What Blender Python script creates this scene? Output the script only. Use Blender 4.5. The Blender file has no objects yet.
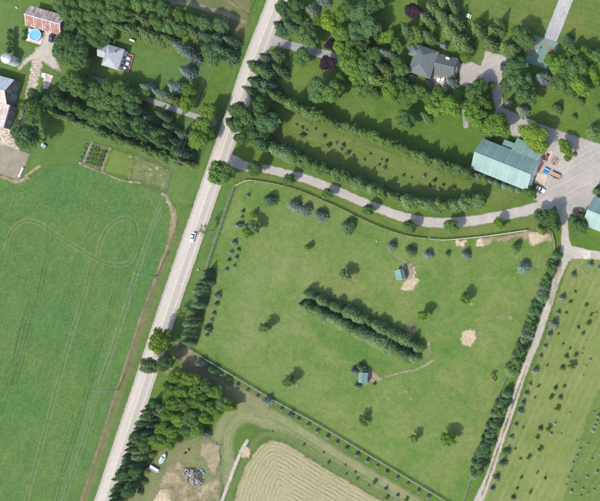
import bpy, bmesh, math, random
import numpy as np
from mathutils import Vector, Matrix

# ------------------------------------------------------------------ camera, sky, sun, exposure
SC = bpy.context.scene
COL = SC.collection
S = 0.45                      # metres per photograph pixel on the ground
NX, NY, CH = 750.0, 340.0, 345.0   # nadir point in photograph pixels, flying height in metres

def gx(x, y):                 # photograph pixel -> ground metres
    return ((x - 300.0) * S, (250.5 - y) * S)

def W(x, y, h=0.0):           # ground spot below a point seen at pixel (x, y) that is h metres up
    k = (CH - h) / CH
    return gx(NX + (x - NX) * k, NY + (y - NY) * k)

cam = bpy.data.cameras.new('aerial_camera')
camo = bpy.data.objects.new('aerial_camera', cam)
COL.objects.link(camo)
camo.location = (*gx(NX, NY), CH)
camo.rotation_euler = (0, 0, 0)
cam.sensor_width = 36.0
cam.lens = 36.0 * CH / (600.0 * S)
cam.shift_x = (300.0 - NX) / 600.0
cam.shift_y = (NY - 250.5) / 600.0
cam.clip_start = 1.0
cam.clip_end = 8000.0
SC.camera = camo

SUN_EL = math.radians(44.0)
SUN_AZ = math.atan2(-0.40, -0.915)     # the sun stands low-left of the picture
world = bpy.data.worlds.new('World')
SC.world = world
world.use_nodes = True
wn = world.node_tree
wn.nodes.clear()
wo = wn.nodes.new('ShaderNodeOutputWorld')
wb = wn.nodes.new('ShaderNodeBackground')
sky = wn.nodes.new('ShaderNodeTexSky')
sky.sky_type = 'NISHITA'
sky.sun_disc = False
sky.sun_elevation = SUN_EL
sky.sun_rotation = SUN_AZ
sky.dust_density = 1.5
wb.inputs['Strength'].default_value = 0.15
wn.links.new(sky.outputs[0], wb.inputs[0])
wn.links.new(wb.outputs[0], wo.inputs[0])

sl = bpy.data.lights.new('sun', 'SUN')
sl.energy = 2.7
sl.angle = math.radians(0.6)
sl.color = (1.0, 0.95, 0.87)
so = bpy.data.objects.new('sun', sl)
COL.objects.link(so)
sv = Vector((math.sin(SUN_AZ) * math.cos(SUN_EL), math.cos(SUN_AZ) * math.cos(SUN_EL), math.sin(SUN_EL)))
so.rotation_euler = (-sv).to_track_quat('-Z', 'Y').to_euler()
so.location = sv * 400

SC.view_settings.view_transform = 'Standard'
SC.view_settings.look = 'None'
SC.view_settings.gamma = 1.0
SC.view_settings.use_curve_mapping = False
SC.view_settings.exposure = 1.14

RNG = random.Random(7)
NR = np.random.default_rng(11)

# ------------------------------------------------------------------ material helpers
class Mat:
    def __init__(self, name):
        self.m = bpy.data.materials.new(name)
        self.m.use_nodes = True
        self.t = self.m.node_tree
        self.t.nodes.clear()
        self.out = self.t.nodes.new('ShaderNodeOutputMaterial')
        self.pos = None
    def node(self, typ, **kw):
        n = self.t.nodes.new(typ)
        for k, v in kw.items():
            setattr(n, k, v)
        return n
    def put(self, sock, v):
        if isinstance(v, bpy.types.NodeSocket):
            self.t.links.new(v, sock)
        elif isinstance(v, (tuple, list)):
            if sock.type == 'RGBA' and len(v) == 3:
                v = (*v, 1.0)
            sock.default_value = v
        else:
            sock.default_value = v
    def wpos(self):
        if self.pos is None:
            self.pos = self.node('ShaderNodeNewGeometry').outputs['Position']
        return self.pos
    def opos(self):
        return self.node('ShaderNodeTexCoord').outputs['Object']
    def rnd(self):
        return self.node('ShaderNodeObjectInfo').outputs['Random']
    def mapping(self, vec, scale=(1, 1, 1), rot=0.0, loc=(0, 0, 0)):
        n = self.node('ShaderNodeMapping')
        self.put(n.inputs['Vector'], vec)
        n.inputs['Scale'].default_value = scale
        n.inputs['Rotation'].default_value = (0, 0, rot)
        if isinstance(loc, bpy.types.NodeSocket):
            self.put(n.inputs['Location'], loc)
        else:
            n.inputs['Location'].default_value = loc
        return n.outputs[0]
    def noise(self, scale, detail=3.0, rough=0.55, vec=None, dist=0.0):
        n = self.node('ShaderNodeTexNoise')
        self.put(n.inputs['Vector'], vec if vec is not None else self.wpos())
        n.inputs['Scale'].default_value = scale
        n.inputs['Detail'].default_value = detail
        n.inputs['Roughness'].default_value = rough
        n.inputs['Distortion'].default_value = dist
        return n.outputs[0]
    def mp(self, v, a, b, c=0.0, d=1.0, smooth=False):
        n = self.node('ShaderNodeMapRange')
        n.clamp = True
        if smooth:
            n.interpolation_type = 'SMOOTHSTEP'
        self.put(n.inputs[0], v)
        for i, q in enumerate((a, b, c, d)):
            n.inputs[i + 1].default_value = q
        return n.outputs[0]
    def math(self, op, a, b=0.0, c=None):
        n = self.node('ShaderNodeMath', operation=op)
        self.put(n.inputs[0], a)
        self.put(n.inputs[1], b)
        if c is not None:
            self.put(n.inputs[2], c)
        return n.outputs[0]
    def mix(self, f, a, b, mode='MIX'):
        n = self.node('ShaderNodeMix', data_type='RGBA', blend_type=mode)
        self.put(n.inputs[0], f)
        self.put(n.inputs[6], a)
        self.put(n.inputs[7], b)
        return n.outputs[2]
    def gain(self, col, f):
        n = self.node('ShaderNodeVectorMath', operation='SCALE')
        self.put(n.inputs[0], col)
        self.put(n.inputs[3], f)
        return n.outputs[0]
    def speckle(self, a):
        # cover thins out blade by blade: small cells are either there or not
        sn = self.node('ShaderNodeVectorMath', operation='SNAP')
        self.put(sn.inputs[0], self.wpos())
        sn.inputs[1].default_value = (0.09, 0.09, 1000.0)
        w = self.node('ShaderNodeTexWhiteNoise')
        self.put(w.inputs['Vector'], sn.outputs[0])
        return self.math('GREATER_THAN', a, w.outputs['Value'])
    def attr(self, name):
        return self.node('ShaderNodeAttribute', attribute_name=name).outputs['Fac']
    def bump(self, h, strength=0.5, dist=0.1):
        n = self.node('ShaderNodeBump')
        n.inputs['Strength'].default_value = strength
        n.inputs['Distance'].default_value = dist
        self.put(n.inputs['Height'], h)
        return n.outputs[0]
    def finish(self, col, rough=0.9, metal=0.0, normal=None, alpha=None, spec=0.2, translucent=0.0):
        if translucent > 0:
            d = self.node('ShaderNodeBsdfDiffuse')
            self.put(d.inputs['Color'], col)
            t = self.node('ShaderNodeBsdfTranslucent')
            self.put(t.inputs['Color'], col)
            mx = self.node('ShaderNodeMixShader')
            mx.inputs[0].default_value = translucent
            self.t.links.new(d.outputs[0], mx.inputs[1])
            self.t.links.new(t.outputs[0], mx.inputs[2])
            sh = mx.outputs[0]
        else:
            p = self.node('ShaderNodeBsdfPrincipled')
            self.put(p.inputs['Base Color'], col)
            self.put(p.inputs['Roughness'], rough)
            self.put(p.inputs['Metallic'], metal)
            p.inputs['Specular IOR Level'].default_value = spec
            if normal is not None:
                self.put(p.inputs['Normal'], normal)
            sh = p.outputs[0]
        if alpha is not None:
            tr = self.node('ShaderNodeBsdfTransparent')
            mx = self.node('ShaderNodeMixShader')
            self.put(mx.inputs[0], alpha)
            self.t.links.new(tr.outputs[0], mx.inputs[1])
            self.t.links.new(sh, mx.inputs[2])
            sh = mx.outputs[0]
        self.t.links.new(sh, self.out.inputs[0])
        return self.m

def plain(name, c, rough=0.7, metal=0.0, var=0.25, scale=1.2, spec=0.3):
    k = Mat(name)
    f = k.noise(scale, 4, 0.6, k.opos())
    col = k.gain(c if isinstance(c, bpy.types.NodeSocket) else k.mix(0.0, c, c), k.mp(f, 0.3, 0.7, 1 - var, 1 + var))
    return k.finish(col, rough, metal, spec=spec)

def turf(name, c1, c2, c3, s1=0.02, s2=0.14, fine=0.22, fs=1.5, edge=None, stripes=None, broken=None,
         amt3=0.7, rough=1.0, dry=None, bump=0.0, rowdir=None, tufts=0.0):
    """Ground cover seen from the air: patchy three-tone colour with fine grain and a soft, uneven edge (attribute sd)."""
    k = Mat(name)
    n1 = k.noise(s1, 4, 0.6)
    n2 = k.noise(s2, 5, 0.65, k.mapping(k.wpos(), loc=(37, 11, 5)))
    n3 = k.noise(fs, 3, 0.6)
    n4 = k.noise(0.5, 4, 0.6, k.mapping(k.wpos(), loc=(-17, 91, 3)))
    col = k.mix(k.mp(n1, 0.38, 0.62), c1, c2)
    col = k.mix(k.mp(n2, 0.45, 0.7, 0, amt3), col, c3)
    if dry is not None:
        nd = k.noise(0.07, 5, 0.7, k.mapping(k.wpos(), loc=(5, -60, 9)))
        col = k.mix(k.mp(nd, 0.52, 0.72, 0, 0.7), col, dry)
    if rowdir is not None:
        ang, strength = rowdir
        v = k.mapping(k.wpos(), scale=(0.14, 2.2, 1), rot=0)
        r = k.node('ShaderNodeVectorRotate', rotation_type='Z_AXIS')
        k.put(r.inputs['Vector'], k.wpos())
        r.inputs['Angle'].default_value = -ang
        v = k.mapping(r.outputs[0], scale=(0.12, 1.6, 1))
        nr = k.noise(1.0, 3, 0.6, v)
        col = k.gain(col, k.mp(nr, 0.3, 0.7, 1 - strength, 1 + strength))
    if stripes is not None:
        ang, spacing, c4, amt = stripes
        r = k.node('ShaderNodeVectorRotate', rotation_type='Z_AXIS')
        k.put(r.inputs['Vector'], k.wpos())
        r.inputs['Angle'].default_value = -ang
        sp = k.node('ShaderNodeSeparateXYZ')
        k.put(sp.inputs[0], r.outputs[0])
        y = k.math('ADD', sp.outputs[1], k.math('MULTIPLY', k.noise(0.06, 2), 2.0))
        w = k.math('SINE', k.math('MULTIPLY', y, 2 * math.pi / spacing))
        brk = k.mp(k.noise(1.0, 4, 0.7, k.mapping(r.outputs[0], scale=(0.03, 0.25, 1))), 0.4, 0.65)
        col = k.mix(k.math('MULTIPLY', k.mp(w, -0.2, 0.9, 0, amt), brk), col, c4)
    if tufts > 0:
        nt = k.noise(0.8, 3, 0.7, k.mapping(k.wpos(), loc=(13, 57, 2)))
        col = k.mix(k.mp(nt, 0.56, 0.66, 0, tufts), col, (0.046, 0.088, 0.020))
        nt2 = k.noise(0.55, 4, 0.75, k.mapping(k.wpos(), loc=(83, -7, 2)))
        col = k.mix(k.mp(nt2, 0.62, 0.72, 0, tufts), col, (0.17, 0.165, 0.075))
    col = k.gain(col, k.mp(n3, 0.25, 0.75, 1 - fine, 1 + fine))
    col = k.gain(col, k.mp(n4, 0.3, 0.7, 1 - fine * 0.5, 1 + fine * 0.5))
    alpha = None
    if edge is not None:
        fe, amp, ns = edge
        sd = k.attr('sd')
        nz = k.math('MULTIPLY', k.math('SUBTRACT', k.noise(ns, 4, 0.65), 0.5), amp * 2)
        alpha = k.mp(k.math('ADD', sd, nz), -fe, fe, smooth=True)
        if broken is not None:
            bs, lo, hi = broken
            nb = k.noise(bs, 5, 0.7, k.mapping(k.wpos(), loc=(71, 3, 1)))
            alpha = k.math('MULTIPLY', alpha, k.mp(nb, lo, hi))
        alpha = k.speckle(alpha)
    nrm = None
    if bump > 0:
        nrm = k.bump(n3, bump, 0.3)
    return k.finish(col, rough, normal=nrm, alpha=alpha, spec=0.05)

# ------------------------------------------------------------------ mesh helpers
def tag(o, label=None, cat=None, group=None, kind=None):
    if label: o['label'] = label
    if cat: o['category'] = cat
    if group: o['group'] = group
    if kind: o['kind'] = kind
    return o

def link(name, me, mat=None, parent=None):
    o = bpy.data.objects.new(name, me)
    COL.objects.link(o)
    if mat is not None and me is not None and len(me.materials) == 0:
        me.materials.append(mat)
    if parent is not None:
        o.parent = parent
    return o

def empty(name, loc=(0, 0, 0), rz=0.0, label=None, cat=None, group=None):
    o = bpy.data.objects.new(name, None)
    COL.objects.link(o)
    o.location = loc
    o.rotation_euler = (0, 0, rz)
    o.empty_display_size = 0.3
    return tag(o, label, cat, group)

def mesh_np(name, verts, faces, smooth=False):
    me = bpy.data.meshes.new(name)
    v = np.asarray(verts, dtype=np.float32)
    f = np.asarray(faces, dtype=np.int32)
    n = f.shape[1]
    me.vertices.add(len(v)); me.vertices.foreach_set('co', v.ravel())
    me.loops.add(f.size); me.loops.foreach_set('vertex_index', f.ravel())
    me.polygons.add(len(f))
    me.polygons.foreach_set('loop_start', np.arange(0, f.size, n, dtype=np.int32))
    me.polygons.foreach_set('loop_total', np.full(len(f), n, dtype=np.int32))
    if smooth:
        me.polygons.foreach_set('use_smooth', np.ones(len(f), dtype=bool))
    me.update(calc_edges=True)
    return me

class MB:
    """Collects simple solids into one mesh."""
    def __init__(self):
        self.v = []; self.f = []
    def add(self, vs, fs):
        b = len(self.v)
        self.v += [tuple(p) for p in vs]
        self.f += [tuple(i + b for i in q) for q in fs]
        return self
    def hexa(self, p):          # 8 corners, bottom ring then top ring
        return self.add(p, [(3, 2, 1, 0), (4, 5, 6, 7), (0, 1, 5, 4), (1, 2, 6, 5), (2, 3, 7, 6), (3, 0, 4, 7)])
    def box(self, x0, x1, y0, y1, z0, z1):
        return self.hexa([(x0, y0, z0), (x1, y0, z0), (x1, y1, z0), (x0, y1, z0), (x0, y0, z1), (x1, y0, z1), (x1, y1, z1), (x0, y1, z1)])
    def taper(self, x0, x1, y0, y1, z0, z1, ix, iy):
        return self.hexa([(x0, y0, z0), (x1, y0, z0), (x1, y1, z0), (x0, y1, z0), (x0 + ix, y0 + iy, z1), (x1 - ix, y0 + iy, z1), (x1 - ix, y1 - iy, z1), (x0 + ix, y1 - iy, z1)])
    def tube(self, pts, rad, n=6):
        pts = [Vector(p) for p in pts]
        if not isinstance(rad, (list, tuple)): rad = [rad] * len(pts)
        vs = []; fs = []
        for i, p in enumerate(pts):
            d = (pts[min(i + 1, len(pts) - 1)] - pts[max(i - 1, 0)]).normalized()
            u = d.orthogonal().normalized() if i == 0 else (u - d * u.dot(d)).normalized()
            w = d.cross(u)
            for k in range(n):
                a = 2 * math.pi * k / n
                vs.append(p + (u * math.cos(a) + w * math.sin(a)) * rad[i])
        for i in range(len(pts) - 1):
            for k in range(n):
                fs.append((i * n + k, i * n + (k + 1) % n, (i + 1) * n + (k + 1) % n, (i + 1) * n + k))
        fs.append(tuple(reversed(range(n))))
        fs.append(tuple(range((len(pts) - 1) * n, len(pts) * n)))
        return self.add(vs, fs)
    def lathe(self, prof, n=20, c=(0, 0, 0)):     # prof: list of (radius, z)
        vs = []; fs = []
        for r, z in prof:
            for k in range(n):
                a = 2 * math.pi * k / n
                vs.append((c[0] + r * math.cos(a), c[1] + r * math.sin(a), c[2] + z))
        for i in range(len(prof) - 1):
            for k in range(n):
                fs.append((i * n + k, i * n + (k + 1) % n, (i + 1) * n + (k + 1) % n, (i + 1) * n + k))
        fs.append(tuple(reversed(range(n))))
        fs.append(tuple(range((len(prof) - 1) * n, len(prof) * n)))
        return self.add(vs, fs)
    def wheel(self, x, y, r, w, n=14):
        vs = []; fs = []
        for yy, rr in ((y - w / 2, r * .82), (y - w / 2 * .8, r), (y + w / 2 * .8, r), (y + w / 2, r * .82)):
            for k in range(n):
                a = 2 * math.pi * k / n
                vs.append((x + rr * math.cos(a), yy, r + rr * math.sin(a)))
        for i in range(3):
            for k in range(n):
                fs.append((i * n + k, (i + 1) * n + k, (i + 1) * n + (k + 1) % n, i * n + (k + 1) % n))
        fs.append(tuple(range(n))); fs.append(tuple(reversed(range(3 * n, 4 * n))))
        return self.add(vs, fs)
    def mesh(self, name, smooth=False):
        me = bpy.data.meshes.new(name)
        me.from_pydata(self.v, [], self.f)
        if smooth:
            for p in me.polygons: p.use_smooth = True
        me.update()
        return me
    def build(self, name, mat, parent=None, smooth=False):
        return link(name, self.mesh(name, smooth), mat, parent)

def smooth(pts, n=8):
    """Catmull-Rom through the points (tuples of any length)."""
    p = [np.array(q, dtype=float) for q in pts]
    p = [2 * p[0] - p[1]] + p + [2 * p[-1] - p[-2]]
    out = []
    for i in range(1, len(p) - 2):
        for k in range(n):
            t = k / n
            out.append(0.5 * ((2 * p[i]) + (-p[i - 1] + p[i + 1]) * t + (2 * p[i - 1] - 5 * p[i] + 4 * p[i + 1] - p[i + 2]) * t * t + (-p[i - 1] + 3 * p[i] - 3 * p[i + 1] + p[i + 2]) * t ** 3))
    out.append(p[-2])
    return [tuple(q) for q in out]

# signed distances, in metres, from arrays of photograph pixels
def seg_d(P, a, b):
    a = np.array(a[:2]); b = np.array(b[:2])
    d = b - a
    t = np.clip(((P - a) @ d) / max(d @ d, 1e-9), 0, 1)
    return np.hypot(*(P - a - t[:, None] * d).T), t

def poly_sd(poly):
    def fn(P):
        n = len(poly)
        best = np.full(len(P), 1e9); ins = np.zeros(len(P), bool)
        for i in range(n):
            a, b = poly[i], poly[(i + 1) % n]
            d, _ = seg_d(P, a, b)
            best = np.minimum(best, d)
            c = ((a[1] > P[:, 1]) != (b[1] > P[:, 1]))
            with np.errstate(divide='ignore', invalid='ignore'):
                xx = (b[0] - a[0]) * (P[:, 1] - a[1]) / (b[1] - a[1] + 1e-12) + a[0]
            ins ^= c & (P[:, 0] < xx)
        return np.where(ins, best, -best) * S
    return fn

def line_sd(pts, hw):
    def fn(P):
        best = np.full(len(P), -1e9)
        for i in range(len(pts) - 1):
            d, t = seg_d(P, pts[i], pts[i + 1])
            h = hw if len(pts[i]) < 3 else pts[i][2] + (pts[i + 1][2] - pts[i][2]) * t
            best = np.maximum(best, h - d)
        return best * S
    return fn

def line_uv(pts):
    """signed offset from the polyline (metres, + on the right of the direction of travel) and distance along"""
    def fn(P):
        best = np.full(len(P), 1e9); u = np.zeros(len(P)); al = np.zeros(len(P)); acc = 0
        for i in range(len(pts) - 1):
            d, t = seg_d(P, pts[i], pts[i + 1])
            a = np.array(pts[i][:2]); q = np.array(pts[i + 1][:2]) - a
            ln = np.hypot(*q)
            cr = (q[0] * (P[:, 1] - a[1]) - q[1] * (P[:, 0] - a[0])) / ln
            m = d < best
            best = np.where(m, d, best); u = np.where(m, np.sign(cr) * d, u); al = np.where(m, acc + t * ln, al)
            acc += ln
        return u * S, al * S
    return fn

def union(*fs):
    return lambda P: np.max([f(P) for f in fs], axis=0)

SHEET_Z = [0.006]
def sheet(name, fn, bbox, cell, mat, uv=None, z=None, pad=0.8, zfun=None, kind='structure', parent=None):
    """A thin ground sheet: grid cells where the signed distance is above -pad; vertices carry the distance as attribute sd."""
    if z is None:
        SHEET_Z[0] += 0.0015
        z = SHEET_Z[0] + 0.003
    c = cell / S
    xs = np.arange(bbox[0], bbox[2] + c, c); ys = np.arange(bbox[1], bbox[3] + c, c)
    X, Y = np.meshgrid(xs, ys)
    P = np.stack([X.ravel(), Y.ravel()], 1)
    sd = fn(P)
    ny, nx = X.shape
    ok = (sd > -pad).reshape(ny, nx)
    cellok = ok[:-1, :-1] | ok[1:, :-1] | ok[:-1, 1:] | ok[1:, 1:]
    idx = np.arange(nx * ny).reshape(ny, nx)
    q = np.stack([idx[1:, :-1][cellok], idx[1:, 1:][cellok], idx[:-1, 1:][cellok], idx[:-1, :-1][cellok]], 1)
    used = np.unique(q)
    rm = np.full(nx * ny, -1); rm[used] = np.arange(len(used))
    P = P[used]; sd = sd[used]
    zz = np.full(len(P), z)
    if zfun is not None:
        zz = zz + zfun(P, sd)
    V = np.stack([(P[:, 0] - 300) * S, (250.5 - P[:, 1]) * S, zz], 1)
    me = mesh_np(name, V, rm[q], smooth=True)
    a = me.attributes.new('sd', 'FLOAT', 'POINT'); a.data.foreach_set('value', np.clip(sd, -20, 60).astype(np.float32))
    if uv is not None:
        u, al = uv(P)
        a = me.attributes.new('across', 'FLOAT', 'POINT'); a.data.foreach_set('value', u.astype(np.float32))
        a = me.attributes.new('along', 'FLOAT', 'POINT'); a.data.foreach_set('value', al.astype(np.float32))
    o = link(name, me, mat, parent)
    if parent is None and kind:
        o['kind'] = kind
    return o

def bb(pts, m=6):
    xs = [p[0] for p in pts]; ys = [p[1] for p in pts]
    return (min(xs) - m, min(ys) - m, max(xs) + m, max(ys) + m)

# ------------------------------------------------------------------ ground and fields
G1, G2, G3 = (0.061, 0.108, 0.018), (0.083, 0.126, 0.024), (0.051, 0.100, 0.018)
m_ground = turf('lawn_turf', G1, G2, G3, tufts=0.35, dry=(0.105, 0.130, 0.039))
m_paddock = turf('paddock_turf', (0.088, 0.134, 0.033), (0.121, 0.153, 0.045), (0.060, 0.126, 0.023), s1=0.03, s2=0.09, edge=(1.2, 1.5, 0.3), dry=(0.144, 0.154, 0.054), fine=0.24, amt3=1.0, tufts=0.4)
m_crop = turf('crop_leaves', (0.055, 0.113, 0.029), (0.071, 0.119, 0.031), (0.046, 0.107, 0.032), s1=0.025, s2=0.06, fs=1.1, fine=0.26, edge=(0.258, 0.570, 0.420), rowdir=(math.radians(71), 0.16), dry=(0.081, 0.125, 0.034), bump=0.4, stripes=(math.radians(71), 1.1, (0.073, 0.128, 0.035), 0.55))
m_verge = turf('verge_turf', (0.105, 0.112, 0.040), (0.118, 0.108, 0.048), (0.066, 0.100, 0.030), s1=0.05, edge=(0.7, 1.0, 0.4), dry=(0.15, 0.125, 0.065))
m_verge_green = turf('verge_green_turf', (0.061, 0.116, 0.028), (0.078, 0.122, 0.031), (0.048, 0.103, 0.023), s1=0.05, edge=(0.7, 1.0, 0.4), stripes=(math.radians(71), 3.2, (0.101, 0.124, 0.045), 0.6))
m_lawn_bright = turf('yard_turf', (0.065, 0.116, 0.028), (0.084, 0.128, 0.034), (0.053, 0.106, 0.024), edge=(1.5, 2.0, 0.25))
m_lawn_dry = turf('meadow_turf', (0.074, 0.109, 0.024), (0.101, 0.130, 0.033), (0.061, 0.109, 0.024), edge=(1.5, 2.0, 0.25), stripes=(math.radians(-20), 2.6, (0.122, 0.141, 0.045), 0.5), dry=(0.114, 0.130, 0.041))
m_nursery = turf('nursery_turf', (0.110, 0.143, 0.038), (0.137, 0.161, 0.048), (0.091, 0.135, 0.034), s1=0.03, edge=(1.0, 1.2, 0.3), stripes=(math.radians(65), 3.0, (0.177, 0.186, 0.082), 0.65), dry=(0.162, 0.165, 0.071), fine=0.15)
m_mown = turf('mown_strip', (0.137, 0.156, 0.065), (0.169, 0.170, 0.083), (0.105, 0.146, 0.055), s1=0.05, edge=(1.3, 1.2, 0.3), fine=0.15)
m_ditch = turf('ditch_grass', (0.082, 0.120, 0.036), (0.098, 0.128, 0.042), (0.064, 0.108, 0.030), edge=(1.6, 1.6, 0.3), tufts=0.4)
m_sand = turf('dry_sand', (0.33, 0.262, 0.17), (0.40, 0.325, 0.22), (0.26, 0.215, 0.13), s1=0.1, s2=0.5, edge=(0.55, 1.7, 0.55), fine=0.24, fs=1.1)
m_dirt = turf('brown_dirt', (0.20, 0.162, 0.10), (0.25, 0.205, 0.13), (0.15, 0.135, 0.07), s1=0.1, s2=0.4, edge=(0.8, 2.0, 0.45), fine=0.22)
m_dirt_thin = turf('thin_dirt', (0.25, 0.195, 0.12), (0.31, 0.25, 0.16), (0.20, 0.17, 0.09), s1=0.1, s2=0.4, edge=(1.2, 2.0, 0.35), broken=(0.16, 0.34, 0.6))
m_path = turf('footpath_dirt', (0.235, 0.205, 0.13), (0.28, 0.235, 0.155), (0.17, 0.165, 0.085), edge=(0.4, 0.5, 0.6), broken=(0.3, 0.25, 0.6))
m_field_track = turf('field_edge_dirt', (0.18, 0.15, 0.095), (0.23, 0.185, 0.125), (0.13, 0.125, 0.065), s2=0.2, edge=(0.4, 0.7, 0.4), broken=(0.12, 0.28, 0.55))
m_gravel = turf('pale_gravel', (0.268, 0.240, 0.208), (0.308, 0.277, 0.238), (0.238, 0.216, 0.188), s1=0.06, s2=0.2, edge=(0.4, 0.9, 0.35), fine=0.12, stripes=(math.radians(28), 2.4, (0.335, 0.305, 0.272), 0.6))
m_gravel_lane = turf('lane_gravel', (0.30, 0.268, 0.222), (0.35, 0.31, 0.258), (0.235, 0.215, 0.175), s1=0.06, s2=0.2, edge=(0.45, 0.8, 0.45), fine=0.12)
m_lane_grey = turf('grey_lane', (0.23, 0.215, 0.198), (0.27, 0.252, 0.232), (0.195, 0.185, 0.17), s1=0.06, s2=0.3, edge=(0.2, 0.3, 0.5), fine=0.12)
m_flat_track = turf('pressed_crop', (0.114, 0.153, 0.063), (0.141, 0.163, 0.074), (0.087, 0.136, 0.052), edge=(0.228, 0.172, 0.518), broken=(0.084, 0.172, 0.407))
m_dark_track = turf('dark_wheel_mark', (0.040, 0.087, 0.031), (0.046, 0.096, 0.033), (0.037, 0.083, 0.031), edge=(0.275, 0.168, 0.770), broken=(0.099, 0.370, 0.825))
m_lime = turf('lime_crop', (0.090, 0.130, 0.030), (0.106, 0.142, 0.034), (0.080, 0.122, 0.030), edge=(0.9, 0.9, 0.4), fine=0.2)
m_weed = turf('weedy_patch', (0.090, 0.120, 0.040), (0.125, 0.135, 0.056), (0.068, 0.108, 0.032), s2=0.4, edge=(1.8, 2.2, 0.3), fine=0.35, fs=1.0)
m_flower = turf('pale_blossom', (0.42, 0.40, 0.30), (0.36, 0.36, 0.25), (0.3, 0.3, 0.18), edge=(0.8, 1.2, 0.5), broken=(0.55, 0.56, 0.68))
m_soil = turf('garden_soil', (0.095, 0.115, 0.045), (0.125, 0.13, 0.06), (0.070, 0.105, 0.032), edge=(0.9, 0.9, 0.4))
m_mud = turf('farmyard_mud', (0.20, 0.175, 0.13), (0.24, 0.20, 0.15), (0.15, 0.145, 0.085), s2=0.3, edge=(0.5, 0.8, 0.5), fine=0.2)
m_straw = turf('trodden_straw', (0.34, 0.285, 0.21), (0.42, 0.355, 0.27), (0.22, 0.185, 0.12), s1=0.15, s2=0.5, edge=(0.7, 1.6, 0.5), fine=0.28, fs=0.9)
m_concrete = turf('old_concrete', (0.40, 0.37, 0.32), (0.46, 0.42, 0.365), (0.30, 0.275, 0.23), s1=0.2, s2=0.5, edge=(0.3, 0.5, 0.6), fine=0.22)

# the base ground, large enough to reach the horizon
gv = 3500.0
ground = link('ground', mesh_np('ground', [(-gv, -gv, 0), (gv, -gv, 0), (gv, gv, 0), (-gv, gv, 0)], [(0, 1, 2, 3)]), m_ground)
tag(ground, kind='structure')

ROAD = smooth([(376, -260), (330, -140), (277.5, 0), (252, 66), (240.5, 100), (218.5, 164), (206, 200), (171.5, 300), (138.5, 400), (105.5, 499), (66, 620), (20, 760)], 6)
CROP_EDGE = [(-260, 150), (-60, 168), (0, 178), (18, 183), (26, 181), (40, 170), (60, 165), (80, 165), (100, 171), (120, 179), (140, 186), (160, 192), (169, 200), (173, 212), (172, 226), (168, 244), (161, 262), (157, 276), (147, 300), (139, 322), (130, 350), (121, 378), (113, 400), (104, 430), (92, 467), (82, 500), (50, 600)]
crop_poly = CROP_EDGE + [(10, 720), (-300, 720), (-300, 150)]
pad_poly = [(237, 186), (248, 181), (262, 182), (282, 186), (302, 192), (330, 203), (360, 218), (380, 227), (408, 236), (430, 239), (452, 240), (480, 237), (502, 234), (530, 230), (553, 236), (556, 250), (552, 268), (530, 330), (508, 385), (488, 440), (468, 492), (462, 512), (440, 498), (380, 461), (320, 425), (275, 400), (240, 379), (190, 349), (187, 338), (209, 266), (221, 230)]
sheet('paddock', poly_sd(pad_poly), bb(pad_poly), 1.2, m_paddock, z=0.004)
sheet('crop_field', poly_sd(crop_poly), (-150, 140, 190, 640), 1.0, m_crop)
verge_l = [(172, 214), (176, 226), (188, 205), (195, 212), (160, 305), (127, 402), (95, 500), (60, 600), (48, 600), (80, 500), (103, 430), (119, 380), (138, 322), (156, 276), (167, 244)]
sheet('road_verge', poly_sd(verge_l), (40, 190, 210, 560), 0.8, m_verge)
sheet('green_road_verge', line_sd([(262, 0), (236, 66), (225, 101), (203, 165), (190, 201), (156.5, 300), (123.5, 400), (91.5, 499), (74, 552)], 2.6), (60, 0, 270, 550), 0.8, m_verge_green)
verge_r = [(236, 186), (220, 186), (202, 248), (183, 304), (170, 345), (188, 345), (209, 268), (222, 230)]
sheet('paddock_verge', poly_sd(verge_r), bb(verge_r), 0.8, m_verge_green)
drive_verge = [(240, 176), (262, 174), (300, 182), (340, 197), (370, 208), (400, 220), (440, 227), (480, 224), (520, 216), (545, 208), (552, 234), (530, 229), (502, 233), (480, 236), (446, 239), (408, 235), (380, 226), (360, 217), (320, 198), (280, 184), (250, 180)]
sheet('drive_verge', poly_sd(drive_verge), bb(drive_verge), 0.8, turf('drive_verge_turf', (0.079, 0.116, 0.024), (0.105, 0.130, 0.034), (0.061, 0.103, 0.023), edge=(0.7, 1.0, 0.4)))
yl = [(30, 120), (90, 128), (170, 160), (200, 168), (190, 205), (172, 205), (150, 188), (120, 178), (95, 168), (60, 163), (40, 168), (28, 178), (30, 150)]
sheet('field_corner_lawn', poly_sd(yl), bb(yl), 1.0, m_lawn_bright)
yl2 = [(120, 40), (160, 52), (205, 66), (200, 84), (150, 80), (118, 78), (90, 90), (85, 60)]
sheet('house_lawn', poly_sd(yl2), bb(yl2), 1.0, m_lawn_bright)
yl3 = [(-30, 0), (24, 0), (24, 40), (40, 55), (34, 70), (60, 95), (55, 70), (40, 60), (25, 70), (-30, 70)]
sheet('barn_lawn', poly_sd(yl3), bb(yl3), 1.0, m_lawn_bright)
ml = [(275, 100), (300, 118), (340, 134), (390, 152), (440, 172), (475, 184), (520, 195), (500, 206), (440, 205), (390, 195), (340, 172), (300, 155), (272, 142)]
sheet('tree_row_meadow', poly_sd(ml), bb(ml), 1.0, m_lawn_dry)
ml2 = [(475, -60), (660, -60), (660, 60), (600, 46), (560, 38), (530, 32), (500, 20), (470, 8)]
sheet('upper_meadow', poly_sd(ml2), bb(ml2), 1.2, m_lawn_dry)
ml3 = [(150, -40), (255, -40), (250, 20), (236, 60), (230, 24), (190, 6)]
sheet('roadside_meadow', poly_sd(ml3), bb(ml3), 1.0, turf('roadside_meadow_turf', (0.105, 0.112, 0.042), (0.13, 0.118, 0.05), (0.075, 0.10, 0.032), s1=0.04, edge=(1.5, 2.0, 0.25)))
nur = [(570, 258), (640, 262), (760, 300), (760, 640), (400, 640), (478, 505), (505, 445), (525, 390), (545, 340), (556, 300)]
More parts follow.
